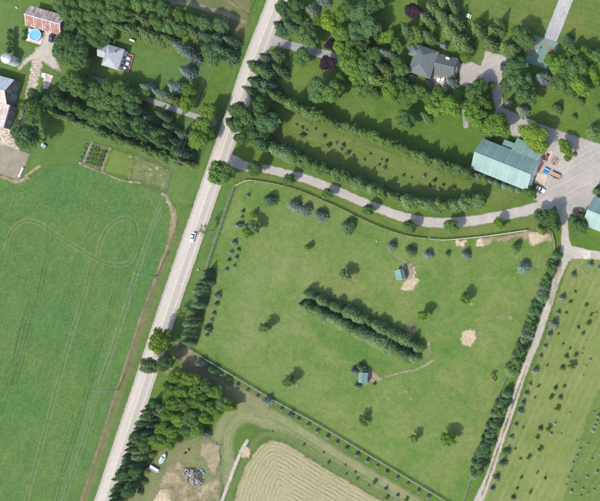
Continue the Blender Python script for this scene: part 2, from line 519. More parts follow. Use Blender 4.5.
sheet('nursery_field', poly_sd(nur), (440, 250, 700, 600), 1.2, m_nursery)
nur2 = [(640, 360), (596, 392), (580, 440), (560, 510), (640, 510)]
sheet('nursery_grass_strip', poly_sd(nur2), bb(nur2), 1.0, turf('nursery_rank_grass', (0.079, 0.122, 0.029), (0.091, 0.128, 0.034), (0.068, 0.112, 0.028), edge=(0.9, 1.0, 0.3), stripes=(math.radians(61), 2.6, (0.140, 0.156, 0.061), 0.4)))
mown = smooth([(222, 520), (224, 470), (223, 442), (228, 424), (242, 413), (262, 416), (290, 431), (330, 457), (400, 499), (450, 530)], 5)
sheet('mown_track', line_sd(mown, 11), bb(mown, 14), 0.8, m_mown)
for o_, hw_ in ((-7.5, .8), (-4.5, .7), (-1.0, 1.0), (2.2, .7), (5.0, .9)):
    ma = np.array(mown); mt_ = np.gradient(ma, axis=0); mt_ /= np.hypot(mt_[:, 0], mt_[:, 1])[:, None]
    mq = [tuple(q) for q in ma + np.stack([-mt_[:, 1], mt_[:, 0]], 1) * o_]
    sheet('mown_wheel_line', line_sd(mq, hw_), bb(mq, 4), 0.4, turf('mown_line_grass', (0.21, 0.19, 0.10), (0.23, 0.205, 0.11), (0.16, 0.165, 0.075), edge=(0.5, 0.5, 0.5), broken=(0.1, 0.35, 0.65)) if o_ != -1.0 else turf('mown_green_line', (0.09, 0.125, 0.042), (0.10, 0.13, 0.045), (0.075, 0.115, 0.036), edge=(0.7, 0.6, 0.5), broken=(0.1, 0.3, 0.6)))
band2 = smooth([(186, 356), (200, 374), (222, 388), (250, 400), (262, 408)], 5)
sheet('mown_fence_strip', line_sd(band2, 8), bb(band2, 12), 0.8, turf('dry_fence_turf', (0.155, 0.145, 0.07), (0.19, 0.165, 0.09), (0.115, 0.13, 0.05), s1=0.06, edge=(1.5, 1.5, 0.3)))
ditch = smooth([(226, 505), (240, 470), (250, 450), (257, 439), (268, 434), (285, 437), (310, 453), (345, 473), (395, 504), (430, 524)], 5)
sheet('grass_ditch', line_sd(ditch, 4.2), bb(ditch, 9), 0.7, m_ditch)
byard = [(160, 450), (195, 436), (216, 440), (222, 470), (220, 505), (120, 505), (140, 480)]
sheet('back_yard_turf', poly_sd(byard), bb(byard), 0.8, turf('back_yard_grass', (0.105, 0.126, 0.049), (0.137, 0.141, 0.065), (0.077, 0.115, 0.039), s1=0.06, edge=(1.2, 1.5, 0.3), dry=(0.2, 0.16, 0.095)))

# hay field: cut grass raked into windrows that follow the field edge
hay_poly = [(230, 515), (240, 480), (246, 466), (252, 456), (258, 448), (264, 443), (272, 440.5), (281, 441.5), (290, 446), (297, 450), (320, 465), (340, 476), (382, 501), (420, 524), (470, 556), (470, 640), (200, 640), (215, 560)]
def hayz(P, sd):
    ph = sd + 0.25 * np.sin(P[:, 0] * 0.21 + P[:, 1] * 0.13) + 0.2 * np.sin(P[:, 0] * 0.07 - P[:, 1] * 0.3)
    return np.where(sd > 0.3, 0.08 * np.clip(np.sin(2 * math.pi * ph / 1.75), -0.4, 1) * (0.4 + 0.9 * NR.random(len(P))) + 0.05 * NR.random(len(P)), 0.0) + 0.06
hk = Mat('raked_hay')
sd = hk.attr('sd')
ph = hk.math('ADD', sd, hk.math('MULTIPLY', hk.math('SUBTRACT', hk.noise(0.2, 5), 0.5), 2.4))
wv = hk.math('SINE', hk.math('MULTIPLY', ph, 2 * math.pi / 1.75))
hn = hk.noise(1.3, 4, 0.65)
hcol = hk.mix(hk.mp(hk.math('ADD', wv, hk.math('MULTIPLY', hk.math('SUBTRACT', hn, 0.5), 5.5)), -1.6, 1.6), (0.176, 0.164, 0.081), (0.275, 0.247, 0.141))
hcol = hk.mix(hk.mp(hk.noise(0.05, 3), 0.45, 0.7, 0, 0.5), hcol, (0.27, 0.25, 0.14))
hcol = hk.gain(hcol, hk.mp(hk.noise(2.0, 3), 0.25, 0.75, 0.8, 1.2))
hal = hk.mp(hk.math('ADD', sd, hk.math('MULTIPLY', hk.math('SUBTRACT', hk.noise(0.35, 5), 0.5), 3.2)), -0.9, 1.1, smooth=True)
sheet('hay_field', poly_sd(hay_poly), (225, 434, 440, 560), 0.36, hk.finish(hcol, 1.0, alpha=hk.speckle(hal), spec=0.03), zfun=hayz)

# wheel marks pressed into the standing crop
def track(pts, mat, hw=0.55, off=0.0, name='wheel_track'):
    q = smooth(pts, 8)
    if off:
        a = np.array(q); t = np.gradient(a, axis=0); t /= np.hypot(t[:, 0], t[:, 1])[:, None]
        q = [tuple(p) for p in a + np.stack([-t[:, 1], t[:, 0]], 1) * off]
    return sheet(name, line_sd(q, hw), bb(q, 2), 0.30, mat, pad=0.35)
for o_ in (-1.9, 1.9):
    track([(6, 250), (10, 234), (20, 223), (33, 221), (45, 227), (60, 237), (78, 248), (95, 258), (110, 264), (126, 264), (136, 252)], m_flat_track, off=o_)
    track([(50, 240), (46, 262), (38, 300), (26, 345), (14, 385)], m_dark_track, off=o_)
    track([(92, 262), (84, 295), (70, 340), (55, 395), (40, 450), (25, 505)], m_flat_track, off=o_, hw=0.5)
    track([(114, 296), (104, 330), (92, 372), (78, 425), (62, 475), (50, 515)], m_dark_track, off=o_)
    track([(128, 300), (112, 350), (100, 385), (84, 440), (62, 505)], m_flat_track, off=o_, hw=0.5)
    track([(160, 205), (148, 240), (134, 280), (124, 312)], m_flat_track, off=o_, hw=0.5)
    track([(30, 300), (22, 330), (10, 380), (-6, 430)], m_dark_track, off=o_)
    track([(0, 216), (12, 219), (22, 214), (40, 204), (70, 199), (95, 210), (120, 217)], m_dark_track, off=o_, hw=0.45)
    track([(98, 256), (101, 240), (110, 226), (124, 218), (134, 222), (138, 236)], m_flat_track, off=o_)
    track([(126, 217), (135, 226), (137, 234)], m_dark_track, off=o_ * 0.5)

# dirt line along the crop edge
fe = smooth([(166, 196, 1.2), (171, 206, 2.2), (174, 216, 3.4), (172, 230, 2.6), (168, 245, 1.7), (161, 263, 1.3), (156, 278, 1.2), (147, 301, 1.1), (139, 323, 1.1), (130, 351, 1.0), (121, 379, 1.0), (113, 401, 1.1), (104, 431, 1.0), (92, 468, 1.1), (80, 505, 1.1)], 4)
sheet('field_edge_track', line_sd(fe, 1), bb(fe, 6), 0.35, m_field_track)
sheet('field_corner_dirt', line_sd([(172, 211, 1.5), (174, 222, 2.2), (171, 236, 1.2)], 1), (164, 204, 182, 242), 0.4, m_dirt)

# ------------------------------------------------------------------ road, drives, lanes
rk = Mat('worn_asphalt')
ac = rk.attr('across')
v = rk.node('ShaderNodeCombineXYZ')
rk.put(v.inputs[0], rk.math('MULTIPLY', rk.attr('along'), 0.02)); rk.put(v.inputs[1], rk.math('MULTIPLY', ac, 1.1))
streak = rk.noise(1.0, 4, 0.7, v.outputs[0])
rc = rk.mix(rk.mp(streak, 0.3, 0.7), (0.325, 0.291, 0.246), (0.400, 0.361, 0.308))
# one lane was patched with a slightly darker mix
rc = rk.mix(rk.math('MULTIPLY', rk.mp(ac, -0.1, 0.25), rk.mp(ac, 2.4, 2.0)), rc, (0.298, 0.269, 0.231))
rc = rk.gain(rc, rk.mp(rk.noise(0.9, 4), 0.3, 0.7, 0.93, 1.07))
rn = rk.math('ADD', ac, rk.math('MULTIPLY', rk.math('SUBTRACT', rk.noise(0.5, 4), 0.5), 0.7))
rc = rk.mix(rk.mp(rn, 2.9, 3.3), rc, (0.30, 0.258, 0.21))
rc = rk.mix(rk.mp(rn, -3.3, -3.6), rc, (0.29, 0.262, 0.218))
ral = rk.mp(rk.math('ADD', rk.attr('sd'), rk.math('MULTIPLY', rk.math('SUBTRACT', rk.noise(0.7, 4), 0.5), 0.9)), -0.12, 0.12)
# walk the polyline from bottom to top so that + is the right-hand side of the picture
ROADU = list(reversed(ROAD))
sheet('road', line_sd(ROAD, 10.0), (30, -120, 350, 640), 0.5, rk.finish(rc, 0.9, alpha=rk.speckle(ral), spec=0.15), uv=line_uv(ROADU), z=0.13)
m_yellow = turf('faded_yellow_paint', (0.50, 0.42, 0.22), (0.55, 0.47, 0.28), (0.42, 0.38, 0.27), s1=0.1, s2=0.6, edge=(0.05, 0.02, 1.0), broken=(0.5, 0.25, 0.6))
ra = np.array(ROAD); tt = np.gradient(ra, axis=0); tt /= np.hypot(tt[:, 0], tt[:, 1])[:, None]
rcl = [tuple(p) for p in ra + np.stack([-tt[:, 1], tt[:, 0]], 1) * 0.8]
sheet('centre_line', line_sd(rcl, 0.27), (30, -60, 320, 560), 0.14, m_yellow, pad=0.12, z=0.135)

DRIVE = smooth([(224, 158, 7), (233, 161, 6), (242, 165, 5), (252, 167.5, 4.3), (266, 169, 4.2), (280, 172, 4.2), (300, 177, 4.4), (320, 184, 4.4), (340, 192, 4.4), (360, 201, 4.4), (380, 209, 4.6), (400, 216, 4.8), (420, 221, 5), (444, 223, 5), (470, 221, 5), (495, 217, 5), (515, 213, 5), (536, 208, 5.4), (548, 203, 7)], 5)
m_drive = turf('drive_gravel', (0.288, 0.258, 0.226), (0.328, 0.294, 0.256), (0.253, 0.23, 0.202), s1=0.06, s2=0.25, edge=(0.35, 0.8, 0.4), fine=0.10)
YARD = [(534, 122), (560, 131), (600, 144), (700, 180), (720, 260), (606, 215), (590, 208), (578, 217), (569, 219), (567, 227), (561, 222), (556, 206), (545, 205), (533, 199), (540, 185), (538, 160), (530, 140), (520, 132)]
YARD2 = [(487, 46), (506, 58), (502, 74), (503, 108), (516, 113), (536, 122), (534, 140), (512, 135), (508, 122), (496, 114), (491, 84), (460, 86), (459, 64), (472, 62), (481, 66)]
sheet('gravel_yard', union(poly_sd(YARD), poly_sd(YARD2)), (450, 40, 680, 250), 0.6, m_gravel)
sheet('gravel_drive', line_sd(DRIVE, 4), (205, 145, 565, 240), 0.5, m_drive)
LANE = smooth([(565, 212, 4.5), (565, 224, 3.2), (565.5, 240, 4.2), (566, 252, 6), (562, 264, 5), (556, 280, 4), (550, 300, 3.8), (543.5, 320, 3.5), (537, 340, 3.3), (523, 374, 3.2), (515, 399, 3.3), (501, 440, 3.2), (489.5, 475, 3.4), (479, 500, 4.6), (466, 535, 4.6)], 5)
sheet('farm_lane', union(line_sd(LANE, 3), poly_sd([(562, 240), (572, 246), (590, 250), (600, 251.5), (640, 256), (640, 263), (600, 260), (590, 259), (572, 259), (560, 268)])), (455, 205, 640, 545), 0.5, m_gravel_lane)
lm = smooth([(527, 366, .6), (516, 396, .8), (503, 434, .9), (491, 470, 1.0), (482, 495, .8)], 5)
sheet('lane_grass_crown', line_sd(lm, 1), bb(lm, 5), 0.4, turf('lane_crown_grass', (0.10, 0.12, 0.05), (0.13, 0.13, 0.06), (0.08, 0.11, 0.04), edge=(0.3, 0.6, 0.5), broken=(0.2, 0.3, 0.5)))
sheet('lane_apron', poly_sd([(579, 250), (590, 250.5), (591, 259.5), (584, 259)]), (572, 244, 598, 266), 0.4, m_concrete)
TOPL = [(596, -80), (566, 0), (551, 38)]
sheet('upper_lane', line_sd(TOPL, 6.8), (535, -80, 615, 50), 0.5, turf('upper_lane_asphalt', (0.27, 0.262, 0.25), (0.31, 0.298, 0.285), (0.225, 0.22, 0.21), s1=0.06, s2=0.35, edge=(0.15, 0.4, 0.5), fine=0.14, rowdir=(math.radians(69), 0.12)))
HD = smooth([(266, 40, 8), (276, 41, 4.8), (285, 44, 4.2), (300, 48, 4.2), (316, 52, 4.2), (330, 56, 4.6), (345, 62, 5)], 5)
sheet('house_drive', line_sd(HD, 4), (252, 25, 360, 80), 0.5, m_lane_grey)
GL = smooth([(212, 122, 5), (200, 118, 3), (180, 111, 2.8), (160, 104, 2.8), (140, 96, 2.6), (112, 84, 2.6), (92, 79, 2.6)], 4)
sheet('shaded_lane', line_sd(GL, 3), (80, 70, 220, 132), 0.5, m_lane_grey)
TT = smooth([(130, -25, 2), (160, 0, 2.3), (182, 3, 2.4), (205, 8, 2.4), (225, 14, 2.4), (245, 22, 2)], 4)
sheet('dirt_track', line_sd(TT, 2.3), bb(TT, 8), 0.5, turf('track_dirt', (0.17, 0.15, 0.10), (0.20, 0.175, 0.12), (0.12, 0.12, 0.06), edge=(0.5, 0.7, 0.4)))
sheet('patio_path', line_sd([(463, 100), (465, 112), (466, 126)], 2.6), (455, 95, 475, 132), 0.4, m_lane_grey)

# farmyard on the left
FY = smooth([(50, 30, 4), (49, 42, 7), (45, 52, 7), (38, 55, 4.5), (28, 60, 2.2), (20, 68, 1.6)], 5)
FY2 = [(36, 48), (52, 47), (57, 62), (62, 72), (52, 68), (44, 62), (34, 60)]
sheet('farmyard_gravel', union(line_sd(FY, 3), poly_sd(FY2)), (10, 20, 72, 80), 0.5, turf('farmyard_gravel_mix', (0.31, 0.275, 0.22), (0.36, 0.318, 0.26), (0.25, 0.225, 0.165), s1=0.1, s2=0.3, edge=(0.8, 1.2, 0.4), fine=0.12))
sheet('stony_ground', poly_sd([(33, 60), (43, 60), (40, 76), (36, 88), (28, 108), (24, 112), (27, 88)]), (20, 56, 48, 116), 0.4, m_straw)
sheet('trodden_straw_ground', poly_sd([(-14, 122), (6, 124), (14, 128), (20, 120), (22, 110), (26, 118), (18, 140), (20, 152), (8, 148), (-14, 142)]), (-20, 105, 32, 158), 0.4, m_straw)
sheet('cattle_pen', poly_sd([(-30, 142), (8, 146), (20, 150), (30, 154), (24, 170), (19, 180), (0, 174), (-30, 166)]), (-30, 136, 38, 186), 0.5, m_mud)
sheet('pen_edge_track', line_sd(smooth([(-20, 172), (0, 176.5), (10, 180), (20, 181), (28, 178)], 4), 1.6), (-25, 166, 36, 188), 0.4, m_dirt)
sheet('worn_grass', line_sd([(26, 176), (34, 170), (40, 166)], 1.3), (20, 160, 48, 182), 0.4, m_path)

# garden beds
gard = [(86, 140), (111, 148), (103, 171), (79, 162)]
sheet('garden_soil_bed', poly_sd(gard), bb(gard), 0.4, m_soil)
lime = [(112, 148.5), (133, 154.5), (134, 164), (131, 178), (104, 171.5)]
sheet('lime_crop_bed', poly_sd(lime), bb(lime), 0.5, m_lime)
weed = [(134, 156), (150, 160), (172, 172), (166, 192), (150, 186), (130, 180)]
sheet('weedy_bed', poly_sd(weed), bb(weed), 0.5, m_weed)
for wpoly in ([(138, 166), (150, 162), (168, 170), (164, 190), (150, 184), (146, 172)], [(129, 154), (140, 156), (139, 160), (130, 158)], [(129, 172), (135, 174), (135, 181), (128, 179)], [(160, 192), (168, 196), (174, 206), (168, 206)]):
    sheet('pale_blossom', poly_sd(wpoly), bb(wpoly), 0.35, m_flower, kind='stuff')
sheet('garden_path', line_sd([(110, 149), (102, 171)], 1.2), (96, 142, 116, 176), 0.35, m_path)
sheet('garden_path', line_sd([(92, 142), (84, 162)], 1.0), (80, 136, 98, 168), 0.35, m_path)
sheet('garden_path', line_sd(smooth([(80, 164), (104, 173), (120, 180), (140, 183)], 4), 0.9), (76, 158, 146, 190), 0.35, m_path)

# sand and worn patches in the paddock
sheet('round_sand_patch', poly_sd(smooth([(461, 338), (463, 332), (468, 329.5), (474, 331), (476.5, 337), (473, 344), (467, 346), (462, 343), (461, 338)], 3)), (455, 324, 483, 351), 0.35, m_sand)
sheet('shelter_sand_patch', poly_sd([(406, 264), (412, 265), (416, 271), (415, 277), (421, 280), (416, 285), (413, 290), (406, 291), (401, 288), (404, 283), (407, 279), (405, 272)]), (396, 258, 426, 296), 0.35, m_sand)
sheet('shelter_shade_dirt', poly_sd([(403, 262), (412, 263), (415, 272), (412, 279), (406, 280)]), (398, 258, 420, 284), 0.35, m_dirt)
sheet('hut_dirt_patch', poly_sd([(366, 370), (371, 368), (376, 373), (382.5, 378), (380, 381), (372, 382), (366, 385)]), (360, 362, 388, 390), 0.35, m_dirt)
sheet('hut_footpath', line_sd(smooth([(380, 378.5, .9), (392, 375, .8), (406, 371.5, .9), (418, 369, 1.0), (427, 364, 1.2), (434, 360, .7)], 5), 1), (376, 355, 440, 384), 0.3, m_path)
sheet('hut_footpath', line_sd(smooth([(345, 362.5, .5), (356, 363.5, .7), (366, 366, .7)], 4), 1), (340, 357, 372, 371), 0.3, m_path)
sheet('shelter_footpath', line_sd([(394, 255.5, .5), (400, 259, .7), (406, 262, .9)], 1), (388, 250, 412, 268), 0.3, m_path)
sheet('hedge_end_dirt', poly_sd([(405, 330), (410, 324), (415, 325), (416, 332), (412, 336), (406, 336)]), (400, 319, 421, 341), 0.35, m_dirt)
sheet('hedge_end_dirt', line_sd([(429, 343, 1), (430, 352, 1.2)], 1), (424, 338, 435, 358), 0.3, m_path)
sheet('fence_side_dirt', poly_sd([(478, 238), (500, 237), (522, 232), (532, 231), (545, 231), (552, 236), (553, 243), (545, 241), (538, 243), (531, 247), (528, 241), (519, 237), (505, 242), (494, 241), (486, 246), (478, 246)]), (470, 226, 560, 254), 0.4, m_dirt)
sheet('fence_side_sand', poly_sd([(529, 234), (541, 232), (547, 236), (544, 241), (535, 246), (530, 245)]), (524, 227, 553, 252), 0.35, m_sand)
for wp in ([(455, 241), (466, 240), (464, 247), (457, 246)], [(476, 240), (482, 239), (483, 246), (477, 247)]):
    sheet('fence_side_sand', poly_sd(wp), bb(wp), 0.35, m_sand)
for cx, cy, rr in ((292, 385, 2), (349, 283, 1.6), (297, 386, 1.5), (510.5, 318, 2.2), (498, 316, 1.4), (365, 427, 1.6), (406.5, 391.5, 1.2), (411, 399, 1.4), (388, 398, 1.6), (472, 304, 1.5), (517, 257, 1.4), (307, 253, 1.0)):
    pg = [(cx + rr * math.cos(a) * 1.2, cy + rr * math.sin(a)) for a in np.linspace(0, 6.28, 9)[:-1]]
    sheet('bare_spot', poly_sd(pg), bb(pg, 4), 0.35, m_path)
lm = [(308, 318), (330, 330), (362, 346), (392, 362), (384, 368), (356, 360), (330, 348), (312, 334)]
sheet('lush_swath', poly_sd(lm), bb(lm, 14), 0.9, turf('lush_grass', (0.056, 0.122, 0.025), (0.067, 0.126, 0.029), (0.048, 0.112, 0.024), edge=(3.0, 3.0, 0.12), broken=(0.12, 0.3, 0.55)), pad=5, z=0.008)
dryp = [(236, 262), (262, 236), (310, 252), (344, 288), (300, 300), (336, 352), (322, 396), (270, 388), (222, 352), (214, 320)]
sheet('dry_paddock_patch', poly_sd(dryp), bb(dryp, 20), 1.2, turf('dry_paddock_turf', (0.114, 0.153, 0.048), (0.132, 0.158, 0.056), (0.089, 0.143, 0.036), edge=(6.0, 6.0, 0.08), broken=(0.056, 0.357, 0.570), tufts=0.4), pad=10, z=0.006)
# lower yard
sheet('dirt_mound_ground', poly_sd([(203, 444), (211, 442), (220, 446), (220, 462), (216, 474), (210, 474), (207, 463), (199, 453)]), (192, 436, 228, 482), 0.4, m_dirt)
sheet('yard_sand', poly_sd([(163, 488), (169, 490), (172, 505), (150, 505)]), (144, 482, 180, 510), 0.4, m_sand)
sheet('yard_worn_dirt', poly_sd([(168, 466), (180, 462), (186, 470), (200, 486), (220, 476), (222, 505), (170, 505), (160, 485)]), (150, 455, 230, 510), 0.5, m_dirt_thin)
sheet('culvert_sand', poly_sd([(240, 451), (246, 445), (251, 450), (249, 457), (243, 458)]), (234, 440, 256, 463), 0.35, m_sand)
sheet('worn_shade_dirt', poly_sd([(178, 356), (190, 358), (205, 372), (214, 384), (204, 384), (188, 374)]), (172, 350, 220, 390), 0.5, m_dirt_thin)
sheet('roadside_dirt', line_sd([(177, 345), (174, 358), (168, 372)], 2.0), (160, 338, 184, 380), 0.4, m_dirt_thin)
sheet('nursery_footpath', line_sd([(574, 263, .6), (584, 272, .8), (596, 283, .6)], 1), (570, 258, 602, 290), 0.3, m_path)
for q in ([(560, 262), (556, 284), (551, 304)],):
    sheet('lane_edge_dirt', line_sd(q, 1.0), bb(q, 5), 0.4, m_dirt_thin)

# ------------------------------------------------------------------ foliage
def leaf_mat(name, c1, c2, c3=None, trans=0.30, jitter=0.30):
    k = Mat(name)
    isl = k.node('ShaderNodeNewGeometry').outputs['Random Per Island']
    r = k.rnd()
    col = k.mix(isl, c1, c2)
    if c3 is not None:
        col = k.mix(k.mp(k.noise(0.5, 2, 0.5, k.opos()), 0.45, 0.65, 0, 0.7), col, c3)
    hue = k.math('FRACT', k.math('MULTIPLY', r, 13.7))
    col = k.mix(k.mp(hue, 0.35, 1.0, 0, 0.55), col, k.mix(1.0, col, (1.16, 1.05, 0.70), 'MULTIPLY'))
    col = k.gain(col, k.mp(r, 0, 1, 1 - jitter * 0.6, 1 + jitter * 0.6))
    return k.finish(col, translucent=trans)

M_LEAF = {
    'S': leaf_mat('spruce_needles', (0.050, 0.098, 0.051), (0.102, 0.171, 0.084), (0.073, 0.129, 0.059)),
    'K': leaf_mat('dark_leaves', (0.053, 0.108, 0.042), (0.105, 0.186, 0.065), (0.074, 0.140, 0.047)),
    'D': leaf_mat('mid_green_leaves', (0.062, 0.124, 0.038), (0.122, 0.207, 0.061), (0.087, 0.161, 0.046)),
    'L': leaf_mat('bright_green_leaves', (0.085, 0.161, 0.027), (0.148, 0.241, 0.045), (0.109, 0.193, 0.033)),
    'Y': leaf_mat('lime_leaves', (0.104, 0.178, 0.022), (0.179, 0.260, 0.039), (0.137, 0.215, 0.029)),
    'P': leaf_mat('purple_leaves', (0.030, 0.018, 0.026), (0.058, 0.034, 0.048), None),
    'B': leaf_mat('blue_spruce_needles', (0.106, 0.149, 0.110), (0.218, 0.270, 0.213), (0.147, 0.193, 0.145)),
    'G': leaf_mat('grey_green_needles', (0.077, 0.126, 0.045), (0.146, 0.208, 0.078), (0.106, 0.161, 0.057)),
    'F': leaf_mat('pale_sage_leaves', (0.094, 0.152, 0.053), (0.172, 0.248, 0.094), (0.125, 0.192, 0.067)),
    'W': leaf_mat('pale_seedling_leaves', (0.20, 0.23, 0.16), (0.32, 0.35, 0.27)),
    'H': leaf_mat('hedge_needles', (0.060, 0.113, 0.036), (0.122, 0.194, 0.059), (0.087, 0.149, 0.044)),
    'T': leaf_mat('dark_hedge_needles', (0.070, 0.131, 0.055), (0.181, 0.262, 0.112), (0.112, 0.186, 0.075)),
}
m_bark = plain('bark', (0.105, 0.085, 0.066), 0.95, var=0.35, scale=3)
m_bark_pale = plain('pale_bark', (0.20, 0.175, 0.145), 0.95, var=0.3, scale=3)

def quads_mesh(name, C, A, B):
    n = len(C)
    V = np.empty((n, 4, 3), np.float32)
    V[:, 0] = C - A - B; V[:, 1] = C + A - B * 0.55; V[:, 2] = C + A * 1.15 + B * 0.55; V[:, 3] = C - A + B
    return mesh_np(name, V.reshape(-1, 3), np.arange(n * 4).reshape(n, 4))

def frame(N, T, s_len, s_wid):
    T = T - N * np.sum(T * N, 1, keepdims=True)
    T /= np.linalg.norm(T, axis=1, keepdims=True) + 1e-9
    return T * s_len[:, None] * 0.5, np.cross(N, T) * s_wid[:, None] * 0.5

def unit(a):
    return a / (np.linalg.norm(a, axis=1, keepdims=True) + 1e-9)

def conifer(name, R, h, leaf, levels, nb, power=0.85, droop=0.22, jag=0.25, bottom=0.05, seed=0):
    g = np.random.default_rng(seed)
    C, D, U, Ls = [], [], [], []
    wob = g.uniform(0, 6.28, 3)
    for li in range(levels):
        t = bottom + (0.985 - bottom) * (li + g.uniform(-.3, .3)) / levels
        t = min(max(t, bottom), 0.985)
        rad = R * (1 - t) ** power + 0.02 * R
        n = max(4, int(nb * (0.35 + 0.65 * (1 - t))))
        a0 = g.uniform(0, 6.28)
        for b in range(n):
            az = a0 + 6.283 * (b + g.uniform(-.35, .35)) / n
            L = rad * g.uniform(1 - jag, 1 + jag * 0.5) * (1 + 0.10 * math.sin(2 * az + wob[0]) + 0.08 * math.sin(3 * az + wob[1]))
            k = max(2, int(L / leaf * 1.25))
            f = (np.arange(k) + g.uniform(0.2, 0.9, k)) / k
            f = 0.12 + 0.9 * f
            rr = L * f
            lat = g.normal(0, 1, k) * leaf * 0.42 * (0.4 + f)
            dx, dy = math.cos(az), math.sin(az)
            zz = t * h - droop * L * f ** 1.3 + 0.10 * L * f ** 3 + g.normal(0, leaf * .18, k)
            C.append(np.stack([dx * rr - dy * lat, dy * rr + dx * lat, np.maximum(zz, 0.08)], 1))
            dirv = np.stack([np.full(k, dx), np.full(k, dy), np.full(k, -droop * 0.6)], 1) + g.normal(0, .28, (k, 3))
            D.append(dirv)
            U.append(np.stack([dx * .55 + g.normal(0, .4, k), dy * .55 + g.normal(0, .4, k), np.full(k, 1.0)], 1))
            Ls.append(leaf * g.uniform(.7, 1.35, k) * (0.75 + 0.5 * (1 - t)))
    C.append(np.array([[0, 0, h * .985]])); D.append(np.array([[0.1, 0, 1.0]])); U.append(np.array([[1.0, .3, .2]])); Ls.append(np.array([leaf]))
    C, D, U, Ls = map(np.concatenate, (C, D, U, Ls))
    A, B = frame(unit(U), unit(D), Ls * 1.25, Ls * 0.72)
    return quads_mesh(name, C, A, B)

def broadleaf(name, R, h, leaf, lobes, per, seed=0, low=0.28, flat=0.85, sparse=1.0, spread=0.72, col=False):
    g = np.random.default_rng(seed)
    C, N = [], []
    cz = h * (low + 1) / 2; hz = h * (1 - low) / 2
    ph = g.uniform(0, 6.28, 3)
    for i in range(lobes):
        az = i * 2.39996 + g.uniform(-.6, .6)
        u = (i + .5) / lobes
        el = math.asin(max(-1, min(1, -0.6 + 1.6 * u + g.uniform(-.2, .2))))
        if i and g.random() < .12: continue
        rr = g.uniform(.40, spread) if i else 0.0
        out = 1 + .16 * math.sin(2 * az + ph[0]) + .12 * math.sin(3 * az + ph[1])
        c = np.array([math.cos(az) * math.cos(el) * R * rr * out, math.sin(az) * math.cos(el) * R * rr * out, cz + math.sin(el) * hz * g.uniform(.5, .8)])
        lr = R * g.uniform(.20, .42)
        n = int(per * (lr / (R * .34)) ** 2)
        d = unit(g.normal(0, 1, (n, 3)))
        d[:, 2] = np.where(d[:, 2] < -0.3, -d[:, 2], d[:, 2])
        # leaves gather in sprays on the bough
        bump = .22 * np.sin(d[:, 0] * 9 + i * 2.1) * np.sin(d[:, 1] * 8 + i) + .12 * np.sin(d[:, 2] * 11 + i)
        q = g.uniform(.55, 1.0, n) ** 0.55 * (1 + bump)
        C.append(c + d * (q * lr)[:, None] * np.array([1, 1, flat if not col else 1.5]))
        N.append(d)
    n = int(per * lobes * .15)
    d = unit(g.normal(0, 1, (n, 3)))
    C.append(np.array([0, 0, cz]) + d * (g.uniform(0, .5, n) ** .5)[:, None] * np.array([R, R, hz])); N.append(d)
    C, N = np.concatenate(C), np.concatenate(N)
    m = len(C)
    NN = unit(N * 1.3 + np.array([0, 0, .2]) + g.normal(0, .33, (m, 3)))
    A, B = frame(NN, unit(g.normal(0, 1, (m, 3))), leaf * g.uniform(.6, 1.5, m), leaf * g.uniform(.5, 1.1, m))
    keep = g.random(m) < sparse
    return quads_mesh(name, C[keep], A[keep], B[keep])

def trunk_mesh(name, h, r, limbs, R, seed=0):
    g = random.Random(seed)
    b = MB()
    top = h * (0.62 if limbs else 0.9)
    b.tube([(0, 0, -0.15), (0.02 * h, 0, top * .33), (-.015 * h, .02 * h, top * .66), (0, 0, top)], [r * 1.25, r, r * .75, r * .35], 8)
    for i in range(limbs):
        a = i * 2.4 + g.uniform(-.4, .4)
        z = top * g.uniform(.45, .9)
        L = R * g.uniform(.5, .72)
        b.tube([(0, 0, z), (math.cos(a) * L * .5, math.sin(a) * L * .5, z + L * .42), (math.cos(a) * L, math.sin(a) * L, z + L * .7)], [r * .5, r * .32, r * .12], 5)
    return b.mesh(name, True)

PROTO = {}
def proto_set(key, n, builder, R, h, mat, bark, limbs, tr):
    PROTO[key] = []
    for i in range(n):
        cm = builder('crown', i)
        cm.materials.append(mat)
        tm = trunk_mesh('trunk', h, tr, limbs, R, i * 7 + 3)
        tm.materials.append(bark)
        PROTO[key].append((cm, tm, R, h))

sd0 = 100
for kk in ('S', 'B', 'G'):
    proto_set(kk, 5, lambda nm, i, kk=kk: conifer(nm, 3.5, 9.5, 0.50, 26, 19, .72, .24, .26, seed=sd0 + i + 17 * ord(kk)), 3.5, 9.5, M_LEAF[kk], m_bark, 0, .2)
    proto_set(kk + 's', 4, lambda nm, i, kk=kk: conifer(nm, 2.4, 4.2, 0.34, 18, 20, .55, .10, .16, seed=sd0 + 50 + i + 17 * ord(kk)), 2.4, 4.2, M_LEAF[kk], m_bark, 0, .12)
proto_set('T', 6, lambda nm, i: conifer(nm, 2.7, 6.0, 0.36, 26, 22, .36, .14, .26, seed=sd0 + 200 + i), 2.7, 6.0, M_LEAF['T'], m_bark, 0, .13)
proto_set('H', 6, lambda nm, i: broadleaf(nm, 2.6, 7.0, 0.42, 20, 95, seed=sd0 + 260 + i, low=.06, spread=.62, col=True), 2.6, 7.0, M_LEAF['H'], m_bark, 4, .13)
for kk in ('K', 'D', 'L', 'Y', 'P', 'F'):
    proto_set(kk, 5, lambda nm, i, kk=kk: broadleaf(nm, 5.0, 10, 0.42, 34, 270, seed=sd0 + 300 + i + 17 * ord(kk)), 5.0, 10, M_LEAF[kk], m_bark, 6, .24)
    proto_set(kk + 's', 4, lambda nm, i, kk=kk: broadleaf(nm, 2.6, 4.8, 0.30, 18, 115, seed=sd0 + 400 + i + 17 * ord(kk), low=.2), 2.6, 4.8, M_LEAF[kk], m_bark, 5, .11)

